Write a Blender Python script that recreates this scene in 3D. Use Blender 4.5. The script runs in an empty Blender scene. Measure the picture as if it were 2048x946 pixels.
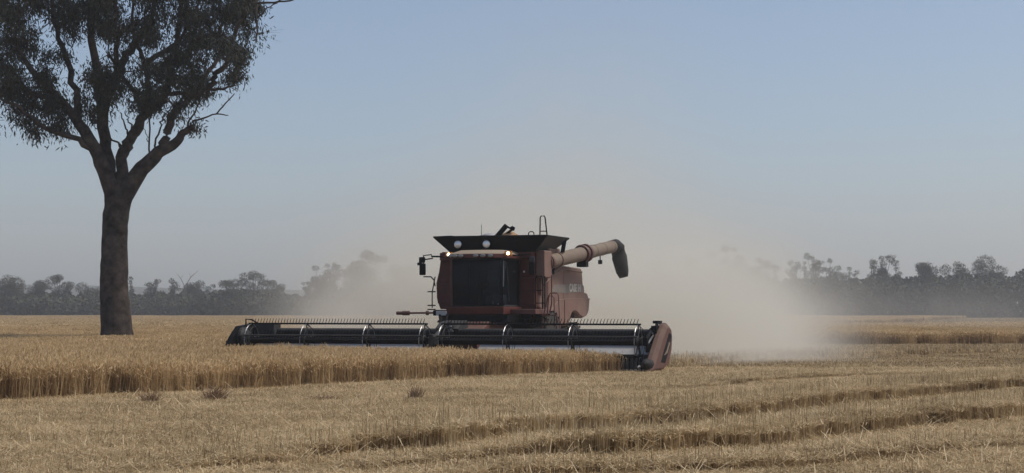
import bpy, bmesh, math, random
import numpy as np
from mathutils import Vector, Matrix, noise
random.seed(7); rng = np.random.default_rng(7)
R = math.radians
sc = bpy.context.scene
col = sc.collection

# ------------------------------------------------------------------ camera, light, exposure
EYE = 1.8; FPX = 3360.0; PITCH = math.atan(149 / FPX)
cam = bpy.data.cameras.new('camera'); cam.sensor_width = 36; cam.lens = 36 * FPX / 2048
cam.clip_start = 0.3; cam.clip_end = 6000
co = bpy.data.objects.new('camera', cam); col.objects.link(co)
co.location = (0, 0, EYE); co.rotation_euler = (math.pi / 2 + PITCH, 0, 0)
sc.camera = co

SUN_EL, SUN_AZ = 55, 88
w = bpy.data.worlds.new('World'); sc.world = w; w.use_nodes = True
nt = w.node_tree; bg = nt.nodes['Background']
sky = nt.nodes.new('ShaderNodeTexSky'); sky.sky_type = 'NISHITA'; sky.sun_disc = False
sky.sun_elevation = R(SUN_EL); sky.sun_rotation = R(SUN_AZ)
sky.air_density = 0.9; sky.dust_density = 2.1; sky.ozone_density = 1.7; sky.altitude = 200
nt.links.new(sky.outputs[0], bg.inputs['Color']); bg.inputs['Strength'].default_value = 0.124
sl = bpy.data.lights.new('sun', 'SUN'); sl.energy = 2.5; sl.angle = R(12); sl.color = (1.0, 0.93, 0.83)
so = bpy.data.objects.new('sun', sl); col.objects.link(so)
sd = Vector((math.sin(R(SUN_AZ)) * math.cos(R(SUN_EL)), math.cos(R(SUN_AZ)) * math.cos(R(SUN_EL)), math.sin(R(SUN_EL))))
so.rotation_euler = (-sd).to_track_quat('-Z', 'Y').to_euler(); so.location = (40, 20, 60)
sc.view_settings.view_transform = 'Standard'; sc.view_settings.look = 'None'
sc.view_settings.exposure = 0.0; sc.view_settings.gamma = 1
sc.cycles.volume_bounces = 2; sc.cycles.max_bounces = 8
sc.cycles.volume_step_rate = 1.0; sc.cycles.volume_max_steps = 128
sc.cycles.use_denoising = True

def px(u, v, Y):
    """world point seen at pixel (u, v) of the 2048 px photograph at distance Y (used to measure the place)"""
    x = (u - 1024) / FPX; y = (473 - v) / FPX
    r = (x, math.cos(PITCH) - y * math.sin(PITCH), math.sin(PITCH) + y * math.cos(PITCH))
    t = Y / r[1]
    return Vector((r[0] * t, Y, EYE + r[2] * t))

# ------------------------------------------------------------------ materials
def mat(name, c1, c2=None, rough=0.6, metal=0.0, scale=6.0, bump=0.0, dust=0.0, dustcol=(0.36, 0.29, 0.21), emit=0, trans=0, spec=0.5, detail=5):
    m = bpy.data.materials.new(name); m.use_nodes = True
    n = m.node_tree.nodes; l = m.node_tree.links; b = n['Principled BSDF']
    b.inputs['Roughness'].default_value = rough; b.inputs['Metallic'].default_value = metal
    b.inputs['Specular IOR Level'].default_value = spec
    tc = n.new('ShaderNodeTexCoord'); nz = n.new('ShaderNodeTexNoise')
    nz.inputs['Scale'].default_value = scale; nz.inputs['Detail'].default_value = detail; nz.inputs['Roughness'].default_value = 0.65
    l.new(tc.outputs['Object'], nz.inputs['Vector'])
    rp = n.new('ShaderNodeValToRGB'); rp.color_ramp.elements[0].position = 0.32; rp.color_ramp.elements[1].position = 0.68
    rp.color_ramp.elements[0].color = (*c1, 1); rp.color_ramp.elements[1].color = (*(c2 or c1), 1)
    l.new(nz.outputs[0], rp.inputs[0]); out = rp.outputs[0]
    if dust > 0:   # dust lying on the thing, thicker where the surface faces up
        geo = n.new('ShaderNodeNewGeometry'); sp = n.new('ShaderNodeSeparateXYZ'); l.new(geo.outputs['Normal'], sp.inputs[0])
        mr = n.new('ShaderNodeMapRange'); mr.inputs['From Min'].default_value = -0.2; mr.inputs['From Max'].default_value = 0.9
        mr.inputs['To Min'].default_value = dust * 0.45; mr.inputs['To Max'].default_value = min(1.0, dust * 1.9)
        l.new(sp.outputs['Z'], mr.inputs['Value'])
        n2 = n.new('ShaderNodeTexNoise'); n2.inputs['Scale'].default_value = 2.3; n2.inputs['Detail'].default_value = 7
        l.new(tc.outputs['Object'], n2.inputs['Vector'])
        mu = n.new('ShaderNodeMath'); mu.operation = 'MULTIPLY'; l.new(mr.outputs[0], mu.inputs[0])
        m3 = n.new('ShaderNodeMapRange'); m3.inputs['From Min'].default_value = 0.3; m3.inputs['From Max'].default_value = 0.65
        m3.inputs['To Min'].default_value = 0.45; m3.inputs['To Max'].default_value = 1.35
        l.new(n2.outputs[0], m3.inputs['Value']); l.new(m3.outputs[0], mu.inputs[1]); mu.use_clamp = True
        mx = n.new('ShaderNodeMix'); mx.data_type = 'RGBA'
        l.new(mu.outputs[0], mx.inputs['Factor']); l.new(out, mx.inputs['A']); mx.inputs['B'].default_value = (*dustcol, 1)
        out = mx.outputs['Result']
        rr = n.new('ShaderNodeMapRange'); rr.inputs['To Min'].default_value = rough; rr.inputs['To Max'].default_value = 0.95
        l.new(mu.outputs[0], rr.inputs['Value']); l.new(rr.outputs[0], b.inputs['Roughness'])
    l.new(out, b.inputs['Base Color'])
    if bump:
        bp = n.new('ShaderNodeBump'); bp.inputs['Strength'].default_value = bump; bp.inputs['Distance'].default_value = 0.02
        l.new(nz.outputs[0], bp.inputs['Height']); l.new(bp.outputs[0], b.inputs['Normal'])
    if emit: b.inputs['Emission Color'].default_value = (*c1, 1); b.inputs['Emission Strength'].default_value = emit
    if trans: b.inputs['Transmission Weight'].default_value = trans
    return m

M = dict(
    red=mat('red_paint', (0.075, 0.013, 0.010), (0.11, 0.02, 0.014), 0.5, dust=0.15, dustcol=(0.24, 0.16, 0.11), spec=0.3),
    redside=mat('dusty_red_paint', (0.12, 0.036, 0.028), (0.16, 0.055, 0.042), 0.55, dust=0.6, dustcol=(0.25, 0.185, 0.135)),
    redshield=mat('faded_red_plastic', (0.075, 0.024, 0.018), (0.12, 0.04, 0.03), 0.55, dust=0.4, dustcol=(0.16, 0.11, 0.08), spec=0.3),
    darkred=mat('dark_red_steel', (0.07, 0.012, 0.01), (0.10, 0.02, 0.017), 0.5, dust=0.12),
    black=mat('black_steel', (0.003, 0.0032, 0.0036), (0.006, 0.0062, 0.007), 0.6, spec=0.10),
    tank=mat('black_tank_sheet', (0.003, 0.003, 0.0035), (0.006, 0.006, 0.007), 0.6, dust=0.012, spec=0.15),
    grey=mat('dark_grey_steel', (0.018, 0.020, 0.022), (0.034, 0.037, 0.040), 0.55, dust=0.05, spec=0.2),
    light=mat('pale_grey_sheet', (0.34, 0.34, 0.335), (0.43, 0.425, 0.42), 0.6, dust=0.06),
    steel=mat('worn_bright_steel', (0.42, 0.42, 0.43), (0.16, 0.155, 0.15), 0.35, metal=0.9, scale=12),
    cream=mat('dusty_tan_tube', (0.15, 0.105, 0.078), (0.20, 0.145, 0.105), 0.75, dust=0.45, dustcol=(0.23, 0.18, 0.13)),
    roof=mat('dusty_cab_roof', (0.24, 0.16, 0.11), (0.32, 0.24, 0.165), 0.7, dust=0.5, dustcol=(0.3, 0.24, 0.17)),
    rubber=mat('tyre_rubber', (0.012, 0.012, 0.012), (0.022, 0.021, 0.020), 0.9, dust=0.06),
    spout=mat('spout_rubber', (0.010, 0.010, 0.011), (0.016, 0.016, 0.016), 0.7, dust=0.03, spec=0.25),
    white=mat('white_lettering', (0.42, 0.40, 0.37), (0.5, 0.48, 0.44), 0.5, dust=0.15),
    stripe=mat('grey_stripe', (0.09, 0.075, 0.075), (0.13, 0.11, 0.105), 0.5, dust=0.35),
    lamp=mat('lamp_lens', (0.75, 0.75, 0.72), (0.95, 0.95, 0.92), 0.3, scale=20, metal=0.6),
    dimlamp=mat('dusty_lamp_lens', (0.22, 0.22, 0.21), (0.34, 0.34, 0.32), 0.4, scale=20, metal=0.3),
    glass_reflection=mat('pale_reflection', (0.7, 0.7, 0.68), (0.8, 0.8, 0.78), 0.8),  # pale colour standing in for a reflection on the cab side glass
    amber=mat('amber_housing', (0.45, 0.16, 0.02), (0.5, 0.2, 0.03), 0.4),
    lit=mat('lit_lamp', (1.0, 0.82, 0.5), None, 0.4, emit=6.0),
    seat=mat('seat_cloth', (0.16, 0.17, 0.19), (0.24, 0.25, 0.28), 0.9),
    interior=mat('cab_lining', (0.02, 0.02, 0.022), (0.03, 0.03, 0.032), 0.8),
    bark=mat('gum_bark', (0.010, 0.008, 0.007), (0.10, 0.080, 0.068), 0.95, scale=2.2, spec=0.1, bump=0.9, detail=9),
    twig=mat('grey_twig', (0.035, 0.029, 0.026), (0.075, 0.064, 0.056), 0.95, scale=4),
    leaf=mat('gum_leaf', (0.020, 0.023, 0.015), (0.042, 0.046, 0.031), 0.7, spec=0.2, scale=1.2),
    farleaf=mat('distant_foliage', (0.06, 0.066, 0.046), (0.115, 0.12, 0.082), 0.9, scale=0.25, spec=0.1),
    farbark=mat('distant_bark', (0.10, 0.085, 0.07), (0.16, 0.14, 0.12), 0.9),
)
def glass_mat():
    m = bpy.data.materials.new('tinted_cab_glass'); m.use_nodes = True
    n = m.node_tree.nodes; l = m.node_tree.links; b = n['Principled BSDF']
    b.inputs['Base Color'].default_value = (0.02, 0.024, 0.027, 1); b.inputs['Roughness'].default_value = 0.08; b.inputs['Specular IOR Level'].default_value = 0.28
    tr = n.new('ShaderNodeBsdfTransparent'); tr.inputs[0].default_value = (0.62, 0.68, 0.72, 1)
    ms = n.new('ShaderNodeMixShader'); nz = n.new('ShaderNodeTexNoise'); nz.inputs['Scale'].default_value = 2.5; nz.inputs['Detail'].default_value = 6
    tc = n.new('ShaderNodeTexCoord'); l.new(tc.outputs['Object'], nz.inputs['Vector'])
    mr = n.new('ShaderNodeMapRange'); mr.inputs['To Min'].default_value = 0.15; mr.inputs['To Max'].default_value = 0.5
    l.new(nz.outputs[0], mr.inputs['Value']); l.new(mr.outputs[0], ms.inputs[0])
    l.new(tr.outputs[0], ms.inputs[1]); l.new(b.outputs[0], ms.inputs[2]); l.new(ms.outputs[0], n['Material Output'].inputs['Surface'])
    return m
M['glass'] = glass_mat()

# ------------------------------------------------------------------ helpers
class MB:
    def __init__(s): s.v = []; s.f = []
    def add(s, vs, fs):
        k = len(s.v); s.v += [tuple(p) for p in vs]; s.f += [tuple(i + k for i in f) for f in fs]; return s
    def box(s, x0, x1, y0, y1, z0, z1):
        return s.add([(x0, y0, z0), (x1, y0, z0), (x1, y1, z0), (x0, y1, z0), (x0, y0, z1), (x1, y0, z1), (x1, y1, z1), (x0, y1, z1)],
                     [(3, 2, 1, 0), (4, 5, 6, 7), (0, 1, 5, 4), (1, 2, 6, 5), (2, 3, 7, 6), (3, 0, 4, 7)])
    def hull(s, lo, hi):          # two matching loops joined into a closed solid
        n = len(lo); return s.add(list(lo) + list(hi), [tuple(range(n))[::-1], tuple(range(n, 2 * n))] + [(i, (i + 1) % n, n + (i + 1) % n, n + i) for i in range(n)])
    def tube(s, pts, r, k=8, caps=True):
        pts = [Vector(p) for p in pts]; n = len(pts)
        rs = r if isinstance(r, (list, tuple)) else [r] * n
        vs = []; ref = Vector((0, 0, 1))
        for i, p in enumerate(pts):
            t = (pts[min(i + 1, n - 1)] - pts[max(i - 1, 0)]).normalized()
            if abs(t.dot(ref)) > 0.95: ref = Vector((1, 0, 0)) if abs(t.x) < 0.9 else Vector((0, 1, 0))
            a = t.cross(ref).normalized(); b = t.cross(a).normalized(); ref = a.cross(t).normalized() if False else ref
            for j in range(k):
                q = 2 * math.pi * j / k; vs.append(p + (a * math.cos(q) + b * math.sin(q)) * rs[i])
        fs = [(i * k + j, i * k + (j + 1) % k, (i + 1) * k + (j + 1) % k, (i + 1) * k + j) for i in range(n - 1) for j in range(k)]
        if caps: fs += [tuple(range(k))[::-1], tuple(range((n - 1) * k, n * k))]
        return s.add(vs, fs)
    def ring(s, c, ax, R0, r, k=28, kk=6, a0=0, a1=2 * math.pi):   # torus (arc) round axis ax
        c = Vector(c); ax = Vector(ax).normalized(); u = ax.cross(Vector((0, 0, 1)));
        u = u.normalized() if u.length > 0.01 else Vector((1, 0, 0)); v = ax.cross(u)
        full = abs(a1 - a0 - 2 * math.pi) < 1e-6; N = k if full else k + 1; vs = []
        for i in range(N):
            q = a0 + (a1 - a0) * i / k; d = u * math.cos(q) + v * math.sin(q)
            for j in range(kk):
                e = 2 * math.pi * j / kk; vs.append(c + d * (R0 + r * math.cos(e)) + ax * (r * math.sin(e)))
        fs = [(i * kk + j, i * kk + (j + 1) % kk, ((i + 1) % N) * kk + (j + 1) % kk, ((i + 1) % N) * kk + j) for i in range(k) for j in range(kk)]
        return s.add(vs, fs)
    def lathe(s, c, ax, prof, k=32):                               # prof: (distance along axis, radius)
        c = Vector(c); ax = Vector(ax).normalized(); u = ax.cross(Vector((0, 0, 1)))
        u = u.normalized() if u.length > 0.01 else Vector((1, 0, 0)); v = ax.cross(u); vs = []; n = len(prof)
        for h, r in prof:
            for j in range(k):
                q = 2 * math.pi * j / k; vs.append(c + ax * h + (u * math.cos(q) + v * math.sin(q)) * r)
        fs = [(i * k + j, i * k + (j + 1) % k, (i + 1) * k + (j + 1) % k, (i + 1) * k + j) for i in range(n - 1) for j in range(k)]
        fs += [tuple(range(k))[::-1], tuple(range((n - 1) * k, n * k))]
        return s.add(vs, fs)
    def prism(s, prof, x0, x1):                                    # (y, z) profile extruded along x
        return s.hull([(x0, y, z) for y, z in prof], [(x1, y, z) for y, z in prof])
    def xprism(s, prof, y0, y1):                                   # (x, z) profile extruded along y
        return s.hull([(x, y0, z) for x, z in prof], [(x, y1, z) for x, z in prof])
    def build(s, name, m, parent=None, bevel=0, smooth=False):
        me = bpy.data.meshes.new(name); me.from_pydata(s.v, [], s.f)
        bm = bmesh.new(); bm.from_mesh(me); bmesh.ops.recalc_face_normals(bm, faces=bm.faces); bm.to_mesh(me); bm.free()
        me.materials.append(m)
        o = bpy.data.objects.new(name, me); col.objects.link(o)
        if parent: o.parent = parent
        if bevel:
            b = o.modifiers.new('b', 'BEVEL'); b.width = bevel; b.segments = 2; b.limit_method = 'ANGLE'; b.angle_limit = R(35)
        if smooth:
            for p in me.polygons: p.use_smooth = True
        return o
def np_mesh(name, V, F, m, parent=None, attrs=None):
    """V (n,3), F (m,4) quads"""
    me = bpy.data.meshes.new(name); V = np.asarray(V, np.float32); F = np.asarray(F, np.int32)
    me.vertices.add(len(V)); me.vertices.foreach_set('co', V.ravel())
    if len(F):
        k = F.shape[1]
        me.loops.add(F.size); me.loops.foreach_set('vertex_index', F.ravel())
        me.polygons.add(len(F)); me.polygons.foreach_set('loop_start', np.arange(0, F.size, k, dtype=np.int32))
        me.polygons.foreach_set('loop_total', np.full(len(F), k, np.int32))
    me.update()
    for nm, (ty, dat) in (attrs or {}).items():
        a = me.attributes.new(nm, ty, 'POINT'); a.data.foreach_set('vector' if ty == 'FLOAT_VECTOR' else 'value', np.ascontiguousarray(dat).ravel())
    if m: me.materials.append(m)
    o = bpy.data.objects.new(name, me); col.objects.link(o)
    if parent: o.parent = parent
    return o
def tag(o, label=None, cat=None, group=None, kind=None):
    if label: o['label'] = label
    if cat: o['category'] = cat
    if group: o['group'] = group
    if kind: o['kind'] = kind
    return o
def empty(name, loc, rz=0):
    o = bpy.data.objects.new(name, None); col.objects.link(o); o.location = loc; o.rotation_euler = (0, 0, rz); o.empty_display_size = 0.3
    return o

# ------------------------------------------------------------------ layout of the field (metres, camera at the origin looking along +Y)
# near edge of the standing crop, from left to right, ending at the end of the header
EDGE = np.array([(-60, -12), (-30, 10), (-15, 25.5), (-9.75, 32.0), (-8.05, 34.2), (-5.7, 36.9), (-2.75, 41.0), (-0.32, 44.0), (1.9, 46.2), (3.0, 47.3)])
TH = R(18); CX, CY = -2.27, 49.0
def hw(x, y): return (CX + x * math.cos(TH) + y * math.sin(TH), CY - x * math.sin(TH) + y * math.cos(TH))
HL, HR = hw(-6.75, 0.2), hw(5.25, 0.2)
dirx, diry = math.sin(TH), math.cos(TH)
CROP_A = np.array([tuple(p) for p in EDGE] + [HR, HL, (HL[0] + 60 * dirx, HL[1] + 60 * diry), (HL[0] + 370 * dirx, HL[1] + 360 * diry), (-330, 408), (-300, 60)])
CROP_B = np.array([(10.5, 84), (16, 85.5), (26, 87), (45, 92), (90, 102), (190, 190), (60, 168), (18, 150)])
def inside(P, poly):
    x, y = P[:, 0], P[:, 1]; r = np.zeros(len(P), bool); n = len(poly)
    for i in range(n):
        x0, y0 = poly[i]; x1, y1 = poly[(i + 1) % n]
        c = ((y0 > y) != (y1 > y)) & (x < (x1 - x0) * (y - y0) / (y1 - y0 + 1e-12) + x0)
        r ^= c
    return r
# steps in the stubble: each row of the table is the foot of a taller strip
BANDS = [
    (np.array([(-9, 11), (-5.2, 15.6), (-3.6, 18.1), (-2.55, 18.9), (-1.65, 20.2), (-0.78, 20.3), (0.12, 22.6), (1.12, 23.9), (2.22, 25.0), (3.2, 26.4), (4.45, 28.2), (5.55, 29.8), (6.8, 31.6), (7.66, 32.9), (11, 37), (18, 45)]), 0.23, 2.4, -3.2),
    (np.array([(-8, 12.5), (-3.4, 16.7), (0.17, 19.1), (1.45, 19.1), (1.72, 19.7), (2.25, 20.5), (2.85, 20.9), (3.45, 21.6), (4.2, 22.8), (4.8, 23.4), (5.75, 24.6), (9, 28), (16, 36)]), 0.23, 1.9, -1.2),
    (np.array([(-4, 15.2), (-0.2, 17.3), (1.5, 17.7), (2.9, 18.4), (4.5, 19.6), (8, 23)]), 0.10, 1.2, -2.0),
    (np.array([(3.6, 48.2), (4.6, 51.0), (6.1, 55.5), (9.5, 60.5), (15, 65), (24, 72), (45, 84)]), 0.17, 5.0, 3.5),
    (np.array([(2.6, 35.5), (4.2, 37.2), (5.6, 40.0), (7.5, 42.5), (12, 46)]), 0.09, 1.6, 3.0),
]
def smooth_noise(P, s, seed):
    return np.array([noise.noise(Vector((x * s + seed, y * s, seed * 1.7))) for x, y in P])
def stub_h(P):
    h = np.full(len(P), 0.13)
    for c, amp, dec, xl in BANDS:
        yk = np.interp(P[:, 0], c[:, 0], c[:, 1]); d = (P[:, 1] - yk) * 0.75 + 0.16 * smooth_noise(P, 0.9, amp * 50 + xl)
        fade = np.clip((P[:, 0] - xl) / 3.0 + 0.3, 0, 1) * np.clip((c[-1, 0] - P[:, 0]) / 4, 0, 1)
        h = h + np.where(d > 0, amp * np.clip(1 - (d - dec * 0.3) / (dec * 1.4), 0, 1), 0) * fade
    al = P[:, 0] * 0.62 + P[:, 1] * 0.78; ac = -P[:, 0] * 0.78 + P[:, 1] * 0.62
    Q = np.stack([al * 0.25, ac * 1.3], 1); h = h * (1 + 0.16 * smooth_noise(Q, 1.0, 6.6))
    return h

# ------------------------------------------------------------------ ground and hills
def ground_mat():
    m = bpy.data.materials.new('straw_covered_soil'); m.use_nodes = True
    n = m.node_tree.nodes; l = m.node_tree.links; b = n['Principled BSDF']; b.inputs['Roughness'].default_value = 0.95
    tc = n.new('ShaderNodeTexCoord'); a = n.new('ShaderNodeTexNoise'); a.inputs['Scale'].default_value = 9; a.inputs['Detail'].default_value = 9; a.inputs['Roughness'].default_value = 0.75
    l.new(tc.outputs['Object'], a.inputs['Vector'])
    r = n.new('ShaderNodeValToRGB'); r.color_ramp.elements[0].color = (0.16, 0.105, 0.06, 1); r.color_ramp.elements[1].color = (0.46, 0.345, 0.20, 1)
    r.color_ramp.elements[0].position = 0.36; r.color_ramp.elements[1].position = 0.6; l.new(a.outputs[0], r.inputs[0])
    c = n.new('ShaderNodeTexNoise'); c.inputs['Scale'].default_value = 0.05; c.inputs['Detail'].default_value = 4; l.new(tc.outputs['Object'], c.inputs['Vector'])
    mx = n.new('ShaderNodeMix'); mx.data_type = 'RGBA'; mx.blend_type = 'MULTIPLY'; mx.inputs['Factor'].default_value = 0.5
    r2 = n.new('ShaderNodeValToRGB'); r2.color_ramp.elements[0].color = (0.7, 0.68, 0.64, 1); r2.color_ramp.elements[1].color = (1, 1, 1, 1)
    l.new(c.outputs[0], r2.inputs[0]); l.new(r.outputs[0], mx.inputs['A']); l.new(r2.outputs[0], mx.inputs['B']); l.new(mx.outputs['Result'], b.inputs['Base Color'])
    bp = n.new('ShaderNodeBump'); bp.inputs['Strength'].default_value = 0.8; bp.inputs['Distance'].default_value = 0.06; l.new(a.outputs[0], bp.inputs['Height']); l.new(bp.outputs[0], b.inputs['Normal'])
    return m
g = MB().add([(-1800, -1800, 0), (1800, -1800, 0), (1800, 1800, 0), (-1800, 1800, 0)], [(0, 1, 2, 3)]).build('ground', ground_mat())
tag(g, 'pale straw covered soil of the flat wheat paddock', 'ground', kind='structure')
hb = MB(); N = 60; lo = []; hi = []
for i in range(N + 1):
    x = -700 + 900 * i / N; h = 19 + 5 * noise.noise(Vector((x * 0.004, 3, 1))) + 1.2 * noise.noise(Vector((x * 0.03, 9, 1)))
    lo.append((x, 1150)); hi.append(h * min(1, i / 6, (N - i) / 14) + 0.05)
vs = []
for (x, y), h in zip(lo, hi): vs += [(x, y, -0.2), (x, y + 60, h * 0.8), (x, y + 150, h), (x, y + 320, -0.2)]
fs = [(4 * i + j, 4 * (i + 1) + j, 4 * (i + 1) + j + 1, 4 * i + j + 1) for i in range(N) for j in range(3)]
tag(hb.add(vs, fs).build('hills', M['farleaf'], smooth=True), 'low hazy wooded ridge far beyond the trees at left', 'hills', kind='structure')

# ------------------------------------------------------------------ crop and stubble: tufts instanced over the field
def straw_mat(name, dark, lightc, headc):
    m = bpy.data.materials.new(name); m.use_nodes = True
    n = m.node_tree.nodes; l = m.node_tree.links; b = n['Principled BSDF']; b.inputs['Roughness'].default_value = 0.75
    b.inputs['Specular IOR Level'].default_value = 0.25
    at = n.new('ShaderNodeAttribute'); at.attribute_name = 'tone'
    oi = n.new('ShaderNodeObjectInfo')
    geo = n.new('ShaderNodeNewGeometry'); nz = n.new('ShaderNodeTexNoise'); nz.inputs['Scale'].default_value = 0.55; nz.inputs['Detail'].default_value = 5
    l.new(geo.outputs['Position'], nz.inputs['Vector'])
    rp = n.new('ShaderNodeValToRGB'); e = rp.color_ramp.elements; e[0].color = (*dark, 1); e[1].color = (*headc, 1); e[1].position = 1
    k = e.new(0.55); k.color = (*lightc, 1)
    ad = n.new('ShaderNodeMath'); ad.operation = 'MULTIPLY_ADD'; ad.inputs[1].default_value = 0.35; l.new(oi.outputs['Random'], ad.inputs[0]); l.new(at.outputs['Fac'], ad.inputs[2])
    a2 = n.new('ShaderNodeMath'); a2.operation = 'MULTIPLY_ADD'; a2.inputs[1].default_value = 0.9; l.new(nz.outputs[0], a2.inputs[0]); l.new(ad.outputs[0], a2.inputs[2])
    a3 = n.new('ShaderNodeMath'); a3.operation = 'SUBTRACT'; a3.inputs[1].default_value = 0.62; l.new(a2.outputs[0], a3.inputs[0])
    l.new(a3.outputs[0], rp.inputs[0]); l.new(rp.outputs[0], b.inputs['Base Color'])
    tl = n.new('ShaderNodeBsdfTranslucent'); l.new(rp.outputs[0], tl.inputs[0]); ms = n.new('ShaderNodeMixShader'); ms.inputs[0].default_value = 0.35
    l.new(b.outputs[0], ms.inputs[1]); l.new(tl.outputs[0], ms.inputs[2]); l.new(ms.outputs[0], n['Material Output'].inputs['Surface'])
    return m
M['crop'] = straw_mat('ripe_wheat', (0.26, 0.16, 0.075), (0.62, 0.455, 0.245), (0.80, 0.63, 0.38))
M['stub'] = straw_mat('cut_straw', (0.19, 0.122, 0.058), (0.54, 0.405, 0.22), (0.80, 0.65, 0.41))

def blades(base, top, width, tone, bend=None, yaw=None):
    """flat two-segment blades; returns V, F, T"""
    n = len(base); yaw = rng.uniform(0, math.pi, n) if yaw is None else yaw
    s = np.stack([np.cos(yaw), np.sin(yaw), np.zeros(n)], 1) * width[:, None] / 2
    mid = (base + top) / 2 + (0 if bend is None else bend)
    V = np.stack([base - s, base + s, mid - s, mid + s, top - s * 0.7, top + s * 0.7], 1).reshape(-1, 3)
    i = np.arange(n)[:, None] * 6
    F = np.concatenate([i + np.array([0, 1, 3, 2]), i + np.array([2, 3, 5, 4])])
    return V, F, np.repeat(tone, 6)
def heads(base, d, length, width, tone):
    n = len(base); V = []; F = []; k = 0
    for q in (0, math.pi / 2):
        yaw = rng.uniform(0, 0.6, n) + q; s = np.stack([np.cos(yaw), np.sin(yaw), np.zeros(n)], 1) * width / 2
        a = base; b = base + d * length * 0.5; c = base + d * length
        V.append(np.stack([a - s * 0.4, a + s * 0.4, b + s, b - s, c + s * 0.35, c - s * 0.35], 1).reshape(-1, 3))
        i = np.arange(n)[:, None] * 6 + k; k += n * 6
        F += [i + np.array([0, 1, 2, 3]), i + np.array([3, 2, 4, 5])]
    return np.concatenate(V), np.concatenate(F), np.repeat(np.concatenate([tone, tone]), 6)
def join(parts):
    V = []; F = []; T = []; k = 0
    for v, f, t in parts: V.append(v); F.append(f + k); T.append(t); k += len(v)
    return np.concatenate(V), np.concatenate(F), np.concatenate(T)
def disc(n, r):
    a = rng.uniform(0, 2 * math.pi, n); q = np.sqrt(rng.uniform(0, 1, n)) * r
    return np.stack([np.cos(a) * q, np.sin(a) * q, np.zeros(n)], 1)
def crop_tuft(n, r, h, wd):
    b = disc(n, r); hh = h * rng.uniform(0.66, 1.03, n); lean = rng.normal(0, 0.075, (n, 2))
    t = b.copy(); t[:, :2] += lean + 0.02; t[:, 2] = hh
    P = [blades(b, t, np.full(n, wd), rng.uniform(0.0, 0.55, n))]
    d = np.stack([rng.normal(0.25, 0.5, n), rng.normal(0, 0.5, n), rng.uniform(-0.5, 0.9, n)], 1); d /= np.linalg.norm(d, axis=1)[:, None]
    P.append(heads(t, d, 0.10, wd * 2.0, rng.uniform(0.35, 1.0, n)))
    m = n // 2; s = b[rng.integers(0, n, m)]; z = rng.uniform(0.15, 0.5, m)[:, None] * np.array([0, 0, 1]); s = s + z
    e = s + np.stack([rng.normal(0, 0.09, m), rng.normal(0, 0.09, m), rng.uniform(-0.02, 0.14, m)], 1)
    P.append(blades(s, e, np.full(m, wd * 1.2), rng.uniform(0.1, 0.7, m)))
    return join(P)
def stub_tuft(n, r, h, wd, litter):
    # drilled rows: stalks stand in clusters
    nc = max(3, n // 9); c = disc(nc, r); b = c[rng.integers(0, nc, n)] + np.concatenate([rng.normal(0, 0.018, (n, 2)), np.zeros((n, 1))], 1)
    hh = h * np.where(rng.random(n) < 0.06, rng.uniform(1.1, 1.5, n), rng.uniform(0.75, 1.02, n)); t = b.copy(); t[:, :2] += rng.normal(0, 0.025, (n, 2)); t[:, 2] = hh
    P = [blades(b, t, np.full(n, wd), rng.uniform(0.05, 0.85, n))]
    m = litter; s = disc(m, r); s[:, 2] = rng.uniform(0.02, 0.75, m) * h; a = rng.uniform(0, 2 * math.pi, m); L = rng.uniform(0.06, 0.26, m)
    e = s + np.stack([np.cos(a) * L, np.sin(a) * L, rng.normal(0, 0.035, m)], 1)
    P.append(blades(s, e, np.full(m, wd * 0.95), rng.uniform(0.2, 1.05, m), yaw=a + math.pi / 2))
    return join(P)
def litter_tuft(m, r, wd):
    s = disc(m, r); s[:, 2] = rng.uniform(-0.03, 0.012, m); a = rng.uniform(0, 2 * math.pi, m); L = rng.uniform(0.04, 0.2, m)
    e = s + np.stack([np.cos(a) * L, np.sin(a) * L, rng.normal(0.0, 0.018, m)], 1)
    q = blades(s, e, np.full(m, wd), rng.uniform(0.3, 1.15, m), yaw=a + math.pi / 2)
    return q
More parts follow.
